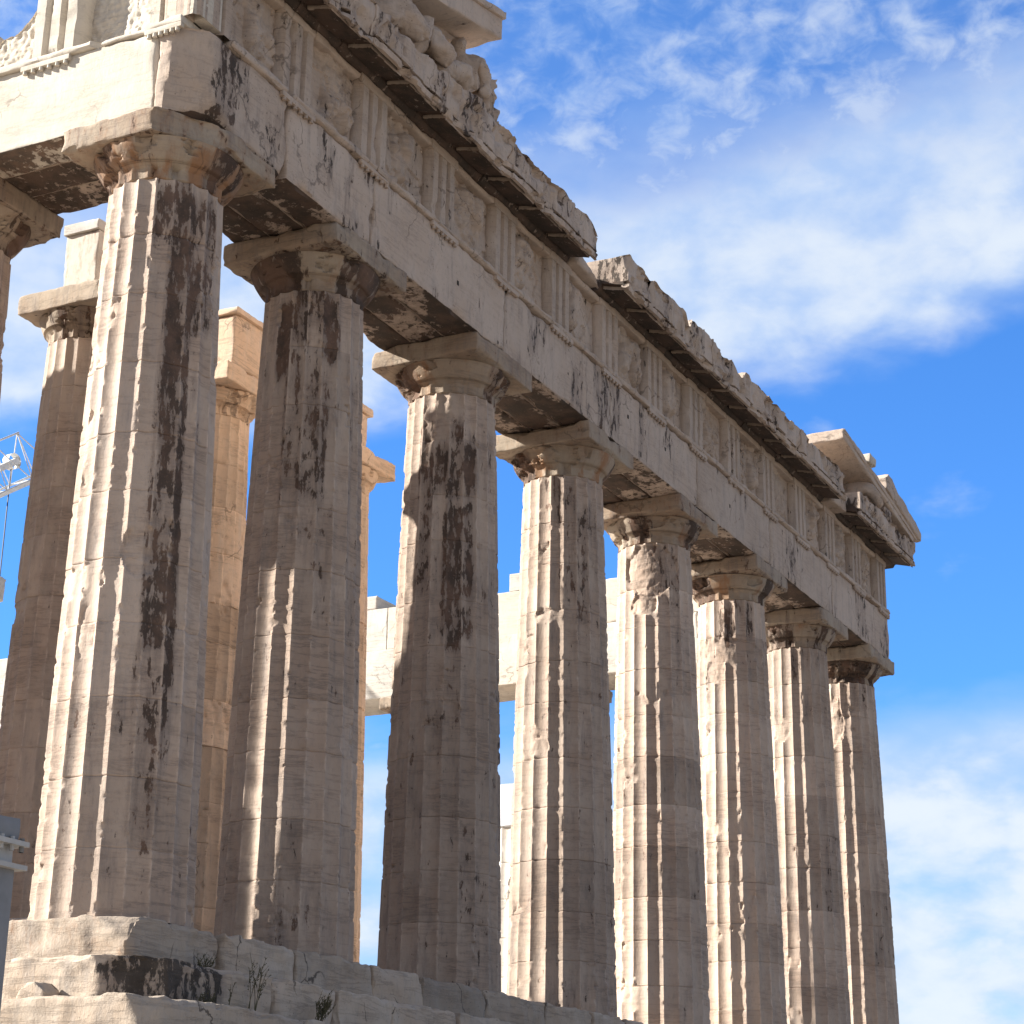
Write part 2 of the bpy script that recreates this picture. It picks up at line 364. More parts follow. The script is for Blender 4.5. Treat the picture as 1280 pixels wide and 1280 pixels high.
# ------------------------------------------------------------------ columns
FR = np.array([0, .035, .09, .17, .28, .4, .5, .6, .72, .83, .91, .965])
def shaft_geo(R0, R1, H, seed, cx, cy, rows=260, NF=20, stains=(), damage=(), plain_drums=(), tones=None, face=-128.5, ndrum=11, depth=.055, arr=.6, lean=(0, 0), top_cut=None, whole=.0):
    rng = np.random.RandomState(seed)
    jz = np.linspace(0, H, ndrum+1)[1:-1]+rng.uniform(-.1, .1, ndrum-1)
    zs = np.linspace(0, H, rows)
    for z in jz: zs = np.concatenate([zs, [z-.02, z-.007, z, z+.007, z+.02]])
    zs = np.unique(np.clip(zs, 0, H))
    seam = R(9+18*round((face+180-9)/18.))
    fl = (np.arange(NF)[:, None]+FR[None, :]).ravel()               # flute coordinate
    th = seam+fl/NF*2*math.pi
    fid = np.floor(fl).astype(int); fr = fl-fid
    Z, T = np.meshgrid(zs, th, indexing='ij'); FI = np.broadcast_to(fid, Z.shape); FRR = np.broadcast_to(fr, Z.shape)
    tz = Z/H; Rz = R0+(R1-R0)*tz+.016*np.sin(math.pi*tz)*(R0/.95)
    dr = np.searchsorted(jz, Z)
    x = np.cos(T); y = np.sin(T)
    P = np.stack([x*R0*1.0, y*R0*1.0, Z], -1).reshape(-1, 3)+np.array([cx, cy, 0])
    shp = Z.shape
    dep = depth*(Rz/.95)*(1-np.abs(2*FRR-1)**2.0)
    for k in plain_drums: dep = np.where(dr == k, dep*0-.004, dep)
    rad = Rz-dep
    # chipped arrises
    n = fbm(P*(2.1, 2.1, 1.7), seed, 4).reshape(shp); n2 = fbm(P*(7, 7, 8.5), seed+9, 3).reshape(shp)
    cut = Rz-.002-sst(n, arr+.085, arr+.12)*(.015+.045*n2)-sst(n2, .625, .68)*.010-sst(n2, .68, .73)*.012
    rad = np.minimum(rad, cut)
    # drum joints
    dj = np.min(np.abs(Z[..., None]-jz), -1) if len(jz) else Z*0+9
    jn = fbm(P*(3, 3, .8), seed+21, 3).reshape(shp)
    rad = rad-.012*np.exp(-(dj/.007)**2)*(jn > .35)-np.maximum(0, jn-.62)*.16*np.exp(-(dj/.05)**2)
    rad = rad+(fbm(P*4.5, seed+5, 6, .6).reshape(shp)-.5)*.008
    off = (rng.rand(ndrum)-.5)*.006; rad = rad+off[dr]
    for (dth, z, wt, wz, dp) in damage:                              # broken-away areas
        t0 = R(face+dth); da = np.abs((T-t0+math.pi) % (2*math.pi)-math.pi)*Rz
        q = (da/wt)**2+((Z-z)/wz)**2+(fbm(P*3.3, seed+71, 4).reshape(shp)-.5)*1.1
        mk = 1-sst(q, .80, .95)
        flat = Rz-dp-(fbm(P*(3, 3, 5), seed+77, 6, .62).reshape(shp)-.5)*.11
        rad = rad*(1-mk)+np.minimum(rad, flat)*mk
    if top_cut is not None:
        zt = top_cut+(fbm(P*(2, 2, 0), seed+3, 3).reshape(shp)-.5)*.3; Z = np.minimum(Z, zt)
    V = np.stack([cx+lean[0]*Z/H+rad*x, cy+lean[1]*Z/H+rad*y, Z], -1).reshape(-1, 3)
    nr, m = shp
    i, j = np.meshgrid(np.arange(nr-1), np.arange(m), indexing='ij')
    F = np.stack([i*m+j, i*m+(j+1) % m, (i+1)*m+(j+1) % m, (i+1)*m+j], -1).reshape(-1, 4)
    c = len(V); V = np.concatenate([V, [[cx+lean[0], cy+lean[1], Z[-1].mean()]]])
    jj = np.arange(m); F = np.concatenate([F, np.stack([0*jj+c, (nr-1)*m+jj, (nr-1)*m+(jj+1) % m, (nr-1)*m+(jj+1) % m], -1)])
    dt = rng.uniform(.28, .66, ndrum) if tones is None else np.array(tones)
    ft = rng.uniform(-.09, .09, (ndrum, NF))
    tone = dt[dr]+ft[dr, FI]
    cr = np.full(shp, .0)+whole
    rel = (T-R(face)+math.pi) % (2*math.pi)-math.pi
    fz = fbm(np.stack([FI*3.7+seed, FI*0., Z*.55], -1).reshape(-1, 3), seed+90, 3).reshape(shp)-.5
    for (a0, a1, z0, z1, s) in stains:
        w = sst(rel, R(a0)-.10, R(a0)+.06)*(1-sst(rel, R(a1)-.06, R(a1)+.10))*sst(Z+fz*1.6, z0-.25, z0+.25)*(1-sst(Z+fz*1.2, z1-.25, z1+.25))
        cr = np.maximum(cr, w*(s+fz*.6-.22*np.exp(-(np.minimum(FRR, 1-FRR)/.10)**2)))
    cr = np.maximum(cr, whole+(dt[dr] < .42)*.22+np.maximum(0, fz)*.5*(rel > -.2))
    ed = np.exp(-(np.minimum(FRR, 1-FRR)/.05)**2)
    vec = np.stack([T*R0, np.full(shp, seed*3.1), Z], -1).reshape(-1, 3)
    ex = lambda a: np.concatenate([np.asarray(a, float).ravel(), [float(np.mean(a))]])
    vec = np.concatenate([vec, vec[-1:]])
    return V, F, {'tone': ex(tone), 'crust': ex(cr), 'edge': ex(ed), 'rust': 0.}, vec
def tri_safe(F):
    return [list(dict.fromkeys(q)) for q in F.tolist()]
def echinus_geo(cx, cy, z0, R1, Ra, hz, seed, crust_f, neck=.0):
    # necking grooves, annulets, echinus curve up to the abacus
    prof = [(R1-.03, z0), (R1-.018, z0+.004), (R1+.0, z0+.02), (R1+.004, z0+.16), (R1+.018, z0+.195), (R1+.045, z0+.215), (R1+.036, z0+.222), (R1+.064, z0+.232), (R1+.055, z0+.239), (R1+.083, z0+.249)]
    a, b = R1+.083, z0+.249
    for q in np.linspace(.06, 1, 16):
        prof.append((a+(Ra-a)*(q**.92)*(1.0+.10*math.sin(math.pi*q))-.0, b+(hz-b-.015)*(q**1.05)))
    prof += [(Ra+.006, hz-.008), (Ra-.02, hz+.0), (.3, hz)]
    prof = np.array(prof); m = 144
    th = np.arange(m)/m*2*math.pi
    T, Rr = np.meshgrid(th, prof[:, 0]); Z = np.broadcast_to(prof[:, 1][:, None], T.shape)
    P = np.stack([Rr*np.cos(T), Rr*np.sin(T), Z], -1).reshape(-1, 3)+np.array([cx, cy, 0])
    # flutes carried into the necking
    fl = (T/(2*math.pi)*20) % 1; dep = .036*(1-(2*fl-1)**2)*(1-sst(Z, z0+.15, z0+.19))
    n = fbm(P*3, seed, 5, .6).reshape(T.shape)
    rad = Rr-dep*(Rr > .4)-sst(n, .57, .62)*(.03+.06*n)*(Rr > R1)+(fbm(P*6, seed+4, 4).reshape(T.shape)-.5)*.012
    V = np.stack([cx+rad*np.cos(T), cy+rad*np.sin(T), Z], -1).reshape(-1, 3)
    k = len(prof); i, j = np.meshgrid(np.arange(k-1), np.arange(m), indexing='ij')
    F = np.stack([i*m+j, i*m+(j+1) % m, (i+1)*m+(j+1) % m, (i+1)*m+j], -1).reshape(-1, 4)
    vec = np.stack([T*R1, np.full(T.shape, seed*2.3), Z], -1).reshape(-1, 3)
    return V, F, vec
def capital(t, cx, cy, z0, R1, half, ztop, seed, stained=.45, rust=.5, cuts=(), mat=None, abtone=.5):
    ha = .345; hz = ztop-ha; mat = mat or M_CAP
    cap = echinus_geo(cx, cy, z0, R1, half-.035, hz, seed, None)
    V, F, vec = cap
    A = np.arctan2(V[:, 1]-cy, V[:, 0]-cx)
    nz = fbm(np.stack([np.cos(A)*1.6+seed, np.sin(A)*1.6, V[:, 2]*.4], 1), seed+6, 3)
    cr = .15+sst(nz, .42, .60)*stained*1.6
    o = mesh_np('capital', V, F, mat, t, {'crust': cr, 'rust': rust*1.2*sst(fbm(np.stack([np.cos(A)*1.5, np.sin(A)*1.5+seed, V[:, 2]*.8], 1), seed+16, 3), .34, .62), 'tone': .5}, vec)
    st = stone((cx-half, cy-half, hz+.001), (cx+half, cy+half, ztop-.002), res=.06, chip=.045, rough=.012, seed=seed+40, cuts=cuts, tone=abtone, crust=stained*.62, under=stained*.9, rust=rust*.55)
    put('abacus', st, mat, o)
    return o
COLX = [0, 3.68, 7.976, 12.272, 16.568, 20.864, 25.16, 28.84]
CLAB = ['nearest corner column with one dark brown crust streak running down its shaded flutes',
        'column just right of the nearest corner column, black streaks gathered under its capital',
        'darkest brown column, third from the nearest corner, with rectangular black flute patches',
        'fourth column from the nearest corner, banded by a shadow across its sunlit upper flutes',
        'fifth column from the nearest corner, its neck flutes broken away and rough',
        'sixth column from the nearest corner, with a smooth bare repaired patch near its top',
        'slim distant column standing beside the far corner column, seventh along the row',
        'far corner column at the right end of the row, open sky behind its right side']
# stains: (angle0, angle1 relative to the viewer side [+ = towards the north], z0, z1, strength)
STAIN = [
 [(4, 34, 3.0, 9.6, .98), (34, 62, 7.4, 9.7, .75), (-12, 20, 8.4, 9.8, .62), (2, 30, .9, 3.3, .66), (-14, 4, 7.3, 9.6, .42), (28, 50, 5.2, 7.6, .42)],
 [(-42, 34, 8.4, 9.7, .98), (-30, 22, 6.4, 8.6, .66), (-8, 30, 4.0, 6.6, .40), (34, 56, .6, 3.0, .28), (40, 66, 6.5, 9.6, .30)],
 [(-30, 34, 7.5, 8.9, .9), (-8, 30, 5.1, 7.6, .92), (-44, -22, 6.0, 9.4, .7), (24, 66, 5.2, 9.2, .46), (-24, 20, 3.2, 5.2, .42), (10, 60, .8, 4.2, .36)],
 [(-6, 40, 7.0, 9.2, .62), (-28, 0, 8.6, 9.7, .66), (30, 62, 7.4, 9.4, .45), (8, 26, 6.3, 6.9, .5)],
 [(-8, 44, 8.4, 9.8, .55), (30, 66, 6.6, 9.0, .24)],
 [(-24, 40, 8.7, 9.75, .72)],
 [(-12, 60, 8.8, 9.7, .5), (24, 66, 6.8, 8.6, .22)],
 [(-16, 66, 8.5, 9.75, .58), (30, 70, 6.0, 8.0, .22)]]
DAMG = [
 [(2, 4.45, .30, .34, .062), (-40, 3.4, .14, .4, .05)],
 [(-18, 9.2, .4, .25, .045)],
 [(-10, 9.2, .4, .3, .035)],
 [(-24, 6.9, .22, .16, .05)],
 [(-8, 9.0, .62, .55, .07), (-18, 8.3, .3, .25, .055)],
 [(-2, 8.4, .85, .28, .05), (-30, 8.0, .25, .3, .05)],
 [(-30, 7.6, .2, .3, .05)],
 [(-25, 8.6, .3, .7, .065)]]
TONES = [[.38, .34, .40, .52, .54, .50, .48, .54, .52, .50, .52], [.36, .34, .44, .46, .38, .36, .36, .34, .36, .34, .40], [.36, .24, .22, .22, .20, .26, .34, .30, .38, .42, .46],
         [.36, .34, .24, .40, .42, .40, .34, .36, .44, .48, .48], None, None, None, None]
def front_columns():
    for i, x in enumerate(COLX):
        corner = i in (0, 7)
        face = math.degrees(math.atan2(CAM[1]-0, CAM[0]-x))
        R0, R1 = (.974, .765) if corner else (.952, .741)
        t = thing('column', CLAB[i], 'column', (x, .0, 0), 'fluted columns of the temple front')
        V, F, A, vec = shaft_geo(R0, R1, 9.57, 11+i*13, x, .0, rows=420 if i < 3 else (300 if i < 5 else 220), stains=STAIN[i], damage=DAMG[i], tones=TONES[i], face=face, lean=(.0, .06), whole=.10 if i > 1 else .06, arr=.585)
        mesh_np('shaft', V, tri_safe(F), M_COL, t, A, vec, sharp=30)
        cuts = [((x-1.03, -.40, 10.2), (-.5, -.864, -.05))] if i == 0 else ([((x-.9, -.95, 10.1), (-.7, -.5, -.4))] if i in (5, 7) else [])
        capital(t, x, .06, 9.57, R1, 1.03 if corner else 1.0, 10.43, 70+i*5, stained=(.55, .62, .42, .45, .5, .6, .5, .6)[i], rust=(.75, .45, .6, .65, .7, .5, .4, .3)[i], cuts=cuts)
front_columns()

def flank_columns():
    # the same column repeated along both long sides; only the nearest is in view, the rest throw the shadows
    ys = [3.69+4.291*k for k in range(7)]
    t0 = thing('column', 'shaded flank column cut off by the left edge, under the sunlit entablature', 'column', (0, ys[0], 0), 'columns of the long sides')
    V, F, A, vec = shaft_geo(.952, .741, 9.57, 205, 0, ys[0], rows=240, stains=[(-10, 70, 7.4, 9.6, .4)], face=-140, whole=.10, arr=.585)
    mesh_np('shaft', V, tri_safe(F), M_COL, t0, A, vec)
    capital(t0, 0, ys[0], 9.57, .741, 1.0, 10.43, 303, stained=.62, rust=.35)
    def dup(loc, label):
        r = t0.copy(); COL.objects.link(r); r.location = loc; r['label'] = label
        for ch in t0.children:
            c = ch.copy(); COL.objects.link(c); c.parent = r
            for g_ in ch.children:
                e = g_.copy(); COL.objects.link(e); e.parent = c
        return r
    nm = ('second', 'third', 'fourth', 'fifth', 'sixth', 'seventh')
    for k, y in enumerate(ys[1:]): dup((0, y, 0), nm[k]+' column along the near long side, left of the picture')
    for k, y in enumerate(ys[:5]): dup((28.84, y, 0), ('first', 'second', 'third', 'fourth', 'fifth')[k]+' column of the far long side, under the white beam behind')
flank_columns()

# ------------------------------------------------------------------ entablature pieces
Z0, Z1, Z2, Z3 = 10.43, 11.78, 13.13, 13.71
def cyl(cx, cy, z0, z1, r, n=8):
    V = []; F = []
    for z, q in ((z0, r*1.08), (z1, r)):
        for k in range(n): V.append((cx+q*math.cos(2*math.pi*k/n), cy+q*math.sin(2*math.pi*k/n), z))
    for k in range(n): F.append((k, (k+1) % n, n+(k+1) % n, n+k))
    V += [(cx, cy, z0)]; 
    for k in range(n): F.append((2*n, (k+1) % n, k, k))
    return np.array(V), np.array(F), {'tone': .45}
def swap(V, flank):
    """front pieces are built for the east face; for the south flank mirror x and y"""
    if not flank: return V
    return V[:, [1, 0, 2]]
def swp(part, flank):
    V, F, A = part
    if not flank: return part
    return V[:, [1, 0, 2]], F[:, ::-1], A
def quads_obj(name, part, mat, parent, **k):
    V, F, A = part if isinstance(part, tuple) else join(part)
    Fl = tri_safe(F); 
    return mesh_np(name, V, Fl, mat, parent, A, **k)
def regula(parent, xc, flank, seed, mat, yf=-.9, broken=False, w=.42):
    rng = random.Random(seed)
    parts = [stone((xc-w, yf-.065, 11.595), (xc+w, yf+.01, 11.672), res=.06, chip=.012, rough=.003, seed=seed, tone=.5)]
    for k in range(6):
        if broken and rng.random() < .4: continue
        parts.append(cyl(xc-w+.07+k*(2*w-.14)/5, yf-.036, 11.545, 11.6, .030))
    quads_obj('regula', [swp(p, flank) for p in parts], mat, parent)
def triglyph(parent, xc, flank, seed, mat, yf=-.9, w=.845, z0=Z1, z1=Z2, tone=.48, deep=.125, back=.17, crust=.2):
    q = deep
    prof = [(0, back), (0, q), (.07, .0), (.225, .0), (.287, q), (.35, .0), (.495, .0), (.558, q), (.62, .0), (.775, .0), (.845, q), (.845, back)]
    prof = [(a/.845*w, b) for a, b in prof]
    pts = []
    for (a, b), (c, e) in zip(prof[:-1], prof[1:]):
        for s in (0, .5): pts.append((a+(c-a)*s, b+(e-b)*s))
    pts.append(prof[-1]); pts = np.array(pts)
    zt = z1-.16; zs = np.linspace(z0, zt, 22)
    Zz, K = np.meshgrid(zs, np.arange(len(pts)), indexing='ij')
    X = xc-w/2+pts[K, 0]; Y = yf+pts[K, 1]
    P = np.stack([X, Y, Zz], -1).reshape(-1, 3)
    n = fbm(P*(6, 6, 2.5), seed, 4); P[:, 1] += np.where(pts[K, 1].ravel() < .02, np.maximum(0, n-.62)*.3, 0)+(n-.5)*.003
    m = len(pts); i, j = np.meshgrid(np.arange(len(zs)-1), np.arange(m-1), indexing='ij')
    F = np.stack([i*m+j, i*m+j+1, (i+1)*m+j+1, (i+1)*m+j], -1).reshape(-1, 4)
    band = stone((xc-w/2-.01, yf-.012, zt), (xc+w/2+.01, yf+back, z1), res=.1, chip=.02, rough=.004, seed=seed+3, tone=tone)
    body = stone((xc-w/2+.002, yf+back-.002, z0), (xc+w/2-.002, yf+.55, z1-.002), res=.6, chip=.01, rough=0, seed=seed+5, tone=tone)
    crr = sst(fbm(P*(3, 3, .8), seed+8, 3), .45, .6)*crust*1.6
    put('triglyph', [swp(p, flank) for p in ((P, F, {'tone': tone, 'crust': crr}), band, body)], mat, parent)
def metope(parent, x0, x1, flank, seed, mat, yf=-.9, rec=.17, relief=True, z0=Z1, z1=Z2, tone=.5, pitted=False, top=None, crust=.22):
    rng = np.random.RandomState(seed)
    nx, nz = (70, 70)
    xs = np.linspace(x0, x1, nx); zs = np.linspace(z0, z1-.0, nz); X, Z = np.meshgrid(xs, zs, indexing='ij')
    P = np.stack([X, X*0+yf, Z], -1).reshape(-1, 3)
    h = (fbm(P*4, seed, 6, .6).reshape(X.shape)-.5)*.05
    fig = np.zeros_like(h)
    if relief:
        w = x1-x0
        for f in range(rng.randint(1, 3)):                            # worn relief figures: bodies, limbs
            bx = x0+w*rng.uniform(.25, .75); lean = rng.uniform(-.25, .25)
            segs = [((bx, .98), (bx+lean, .42), .20), ((bx-.02, 1.12), (bx, 1.15), .10)]
            for k in range(rng.randint(3, 6)):
                a = segs[rng.randint(len(segs))][rng.randint(2)]; an = rng.uniform(0, 6.28); L = rng.uniform(.3, .65)
                segs.append((a, (a[0]+L*math.cos(an), a[1]+L*math.sin(an)), rng.uniform(.075, .14)))
            for a, b, rr_ in segs:
                a = np.array([a[0], z0+a[1]]); b = np.array([b[0], z0+b[1]]); dd = b-a
                t = np.clip(((X-a[0])*dd[0]+(Z-a[1])*dd[1])/max(1e-6, dd@dd), 0, 1)
                q = np.hypot(X-a[0]-t*dd[0], Z-a[1]-t*dd[1])/rr_
                fig = np.maximum(fig, np.sqrt(np.maximum(0, 1-q*q))*rr_*.95)
        er = fbm(P*2.2, seed+4, 3).reshape(X.shape); fig = fig*(.35+.65*sst(er, .38, .54))+np.where(fig > 0, (fbm(P*11, seed+2, 5, .65).reshape(X.shape)-.5)*.09-np.abs(vn(P*(16, 3, 4.5), seed+3).reshape(X.shape)-.5)*.07, 0)+np.where(fbm(P*3, seed+9, 4).reshape(X.shape) > .60, -.03, 0)
    if pitted: h = h+(fbm(P*(17, 17, 17), seed+6, 2).reshape(X.shape)-.5)*.055+(fbm(P*3, seed+7, 3).reshape(X.shape)-.5)*.08
    Y = yf+rec-h-fig
    if top is not None: Z = np.minimum(Z, top(X)+(fbm(P*(3, 1, 0), seed+5, 4).reshape(X.shape)-.5)*.3)
    V = np.stack([X, Y, Z], -1).reshape(-1, 3)
    i, j = np.meshgrid(np.arange(nx-1), np.arange(nz-1), indexing='ij')
    F = np.stack([i*nz+j, (i+1)*nz+j, (i+1)*nz+j+1, i*nz+j+1], -1).reshape(-1, 4)
    # thickness: rim back to the core
    rim = np.concatenate([np.arange(nx)*nz+nz-1]); Vb = V[rim].copy(); Vb[:, 1] = yf+.5
    o = len(V); k = np.arange(nx-1); Fr = np.stack([rim[k], rim[k+1], o+k+1, o+k], -1)
    V = np.concatenate([V, Vb]); F = np.concatenate([F, Fr])
    cr = sst(fbm(V*(2.5, 2.5, 1.0), seed+8, 3), .45, .62)*crust*1.5
    parts = [(V, F, {'tone': tone, 'crust': cr})]
    if not pitted: parts.append(stone((x0, yf+.0, z1-.125), (x1, yf+.3, z1-.003), res=.12, chip=.03, rough=.004, seed=seed+13, tone=tone+.03))
    put('metope', [swp(p, flank) for p in parts], mat, parent)

# ------------------------------------------------------------------ east entablature
TX = {1: -.478, 2: 1.50, 3: 3.62, 4: 5.80}
for i in range(5, 14): TX[i] = 7.976+2.148*(i-5)
TX[15] = 29.318; TX[14] = (TX[13]+TX[15])/2
def east_entablature():
    t = thing('entablature', 'long weathered entablature over the row of front columns, architrave and sculpted frieze in shade', 'entablature', (14.42, 0, Z0))
    rng = random.Random(9)
    joints = [-.9, 1.36]+COLX[1:7]+[29.74]
    for b in range(8):
        for k in range(3):
            y0 = -.9+.603*k; x0 = joints[b]+.003; x1 = joints[b+1]-.003
            if b == 0: x0 = -.9+.603*k+.002
            if b == 7: x1 = 29.74-.603*k
            cuts = []
            if b == 0 and k == 0: cuts = [((-.80, -.62, 11.5), (-1, -.80, .10)), ((-.62, -.72, 10.85), (-.85, -1, -.12)), ((-.25, -.75, 10.5), (-.25, -.8, -.9))]
            if b == 2 and k == 0: cuts = [((3.75, -.86, 11.6), (-.6, -1, .5))]
            if b == 3 and k == 0: cuts = [((8.02, -.86, 11.5), (-.7, -1, .8))]
            if b == 6 and k == 0: cuts = [((20.95, -.84, 11.6), (-.9, -.8, .5))]
            if b == 5 and k == 0: cuts = [((16.62, -.85, 10.6), (-.8, -.9, -.5))]
            if b == 0 and k == 0: cuts.append(((1.33, -.88, 11.0), (1, -.55, .12)))
            if b == 1 and k == 0: cuts = [((1.42, -.88, 11.65), (-.9, -.7, .5))]
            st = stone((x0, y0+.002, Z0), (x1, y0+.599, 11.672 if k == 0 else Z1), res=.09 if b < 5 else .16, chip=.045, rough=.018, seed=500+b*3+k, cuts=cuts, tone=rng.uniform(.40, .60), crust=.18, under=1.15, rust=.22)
            V, F, A = st
            A['crust'] = np.maximum(A['crust'], .62*sst(fbm(V*(1.6, 1.6, .45), 540+b, 4), .47, .62)*(V[:, 1] < -.8))
            if b == 0 and k == 0:
                A['crust'] = np.maximum(A['crust'], sst(V[:, 0], -.62, -.30)*(1-sst(V[:, 0], -.05+.25*(V[:, 2]-10.6), .25+.25*(V[:, 2]-10.6)))*.8)
            if k == 0:   # damp stains spreading from the joints above the capitals
                for xj in COLX[1:]:
                    A['crust'] = np.maximum(A['crust'], np.exp(-((V[:, 0]-xj)/.35)**2)*(1-sst(V[:, 2], Z0+.1, Z0+.8))*.58)
            put('architrave_block', st, M_ENT, t)
        # fillet above each block
        st = stone((joints[b]+(.75 if b == 0 else .003), -.968, 11.672), (joints[b+1]-(.003 if b else .12) if b < 7 else 29.80, -.3, Z1), res=.09, chip=.06, rough=.012, seed=560+b, tone=.50, freq=2.6, crust=.3)
        put('fillet', st, M_ENT, t)
    for i in range(1, 16):
        if i > 1: regula(t, TX[i], False, 600+i, M_ENT, broken=i in (5, 10))
        triglyph(t, TX[i], False, 630+i, M_ENT, tone=rng.uniform(.42, .56), crust=.26)
        if i < 15: metope(t, TX[i]+.4225, TX[i+1]-.4225, False, 660+i, M_ENT, tone=rng.uniform(.44, .56), crust=.30)
    st = stone((-.3, -.36, Z1+.003), (29.4, .86, Z2-.003), res=1.0, chip=.02, rough=0, seed=690); put('frieze_backing', st, M_ENT, t)
    # far return of the corner triglyph
    st = stone((29.2, -.80, Z1), (29.72, .0, Z2), res=.3, chip=.02, seed=691); put('frieze_backing', st, M_ENT, t)
    # dark dowel holes left by the shields and letters
    hs = []
    for x, z in ((6.35, 11.0), (10.45, 11.0), (13.1, 11.15), (14.9, 11.12), (18.4, 11.05)):
        bm_ = stone((x-.03, -.904, z-.04), (x+.03, -.89, z+.04), res=.04, chip=.02, rough=.004, seed=int(x*10)); put('dowel_hole', bm_, M_HOLE, t)
east_entablature()

def skyline(pts):
    xs, zs = [p[0] for p in pts], [p[1] for p in pts]
    def f(X, Y):
        P = np.stack([X*1.7, Y*.3, X*0], 1); Q = np.stack([np.floor(X*2.3), X*0, X*0], 1)
        return np.interp(X, xs, zs)+(fbm(P*2, 7, 5, .6)-.5)*.22+(vn(Q+.5, 3)-.5)*.12+(vn(np.stack([np.floor(X*6), X*0, X*0], 1)+.5, 4)-.5)*.06
    return f
def cornice(label, xa, xb, z_shift, sky, seed, broken_start=False, endx=0):
    t = thing('cornice', label, 'cornice', ((xa+xb)/2, -1.0, Z2), 'stretches of cornice left on the temple front')
    prof = np.array([(-.55, 13.135), (-.90, 13.135), (-.93, 13.15), (-.96, 13.20), (-.985, 13.215), (-.99, 13.27), (-1.44, 13.155), (-1.47, 13.10), (-1.485, 13.062), (-1.545, 13.06), (-1.56, 13.10), (-1.565, 13.15), (-1.45, 13.165), (-1.44, 13.215), (-1.54, 13.225), (-1.542, 13.3), (-1.542, 13.4), (-1.541, 13.5), (-1.541, 13.58), (-1.545, 13.64), (-1.545, 13.72), (-1.545, 13.80), (-1.545, 13.95), (-1.45, 13.955), (-1.2, 13.955), (-.9, 13.955), (-.6, 13.955), (-.55, 13.955)])
    # blocks about 1.07 m long, each with its own small offset
    n = max(1, int(round((xb-xa)/1.074))); ed = np.linspace(xa, xb, n+1)
    rng = random.Random(seed)
    for b in range(n):
        xs = axis(ed[b]+.002, ed[b+1]-.002, .07)
        K, X = np.meshgrid(np.arange(len(prof)), xs, indexing='xy')
        Y = prof[K, 0]; Z = prof[K, 1].copy()
        P = np.stack([X, Y, Z], -1).reshape(-1, 3); shp = X.shape
        up = Z > 13.55
        top = sky(X.ravel(), Y.ravel()).reshape(shp)
        Z = np.where(up, np.minimum(Z, top), Z)
        nn = fbm(P*(2.6, 3, 3), seed, 4).reshape(shp); n2 = fbm(P*7, seed+4, 3).reshape(shp)
        lip = (Y < -1.45)
        Y = Y+np.where(lip, sst(nn, .53, .58)*(.03+.10*n2)+sst(n2, .58, .64)*.025, 0)+(n2-.5)*.02+rng.uniform(-.022, .022)
        Z = Z+np.where(lip & (Z < 13.2), sst(nn, .53, .58)*.04, 0)+np.where(up, (n2-.5)*.05, (n2-.5)*.008)
        V = np.stack([X, Y, Z], -1).reshape(-1, 3)
        m = len(prof); i, j = np.meshgrid(np.arange(len(xs)-1), np.arange(m), indexing='ij')
        F = np.stack([i*m+j, i*m+(j+1) % m, (i+1)*m+(j+1) % m, (i+1)*m+j], -1).reshape(-1, 4)
        Fl = F.tolist()+[list(range(m))[::-1], [(len(xs)-1)*m+q for q in range(m)]]
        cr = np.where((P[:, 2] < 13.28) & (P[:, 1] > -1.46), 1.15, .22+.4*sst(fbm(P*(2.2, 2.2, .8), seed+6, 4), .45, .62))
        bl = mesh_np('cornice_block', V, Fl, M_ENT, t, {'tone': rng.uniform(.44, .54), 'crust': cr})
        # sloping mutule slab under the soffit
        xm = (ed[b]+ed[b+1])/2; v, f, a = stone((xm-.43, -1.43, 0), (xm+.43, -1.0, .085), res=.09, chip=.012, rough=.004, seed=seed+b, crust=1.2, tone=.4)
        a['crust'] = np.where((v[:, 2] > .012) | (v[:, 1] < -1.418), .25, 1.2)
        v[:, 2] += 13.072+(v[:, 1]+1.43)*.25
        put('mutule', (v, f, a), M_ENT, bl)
    return t
cornice('near stretch of cornice above the first four front columns, carrying the statues', -.9, 10.34, 0, skyline([(-1, 13.72), (4.5, 13.72), (5.2, 13.80), (5.7, 13.92), (6.85, 13.88), (7.4, 13.74), (8.4, 13.72), (9.6, 13.78), (10.1, 13.70), (10.36, 13.5)]), 720)
cornice('middle and longest stretch of cornice, its top edge jagged like broken teeth', 11.62, 24.55, 0, skyline([(11.6, 13.76), (12.6, 13.74), (13.6, 13.70), (14.5, 13.78), (14.62, 13.56), (14.74, 13.54), (14.85, 13.80), (17.0, 13.72), (17.6, 13.58), (17.8, 13.74), (19.1, 13.74), (19.4, 13.68), (21.2, 13.74), (22, 13.70), (24.6, 13.72)]), 760)
cornice('short far stretch of cornice at the right corner, past a gap in the cornice', 25.62, 30.36, 0, skyline([(25, 13.70), (30.4, 13.70)]), 790)
def cornice_rubble():
    t = thing('broken_cornice_stone', 'broken stump of cornice stone in the gap above the fourth column', 'stone block', (11.0, -.7, Z2), 'broken stumps filling gaps in the cornice')
    put('stump', stone((10.4, -1.1, 13.134), (11.55, -.2, 13.6), res=.08, chip=.10, rough=.02, seed=801, cuts=[((10.6, -.9, 13.55), (.3, -.8, .9)), ((11.2, -1, 13.5), (.6, -1, .4))], tone=.5), M_ENT, t)
    t = thing('broken_cornice_stone', 'broken stump of cornice stone just left of the far corner cornice', 'stone block', (25.1, -.7, Z2), 'broken stumps filling gaps in the cornice')
    put('stump', stone((24.6, -1.2, 13.134), (25.58, -.2, 13.45), res=.08, chip=.10, rough=.02, seed=803, tone=.46), M_ENT, t)
cornice_rubble()

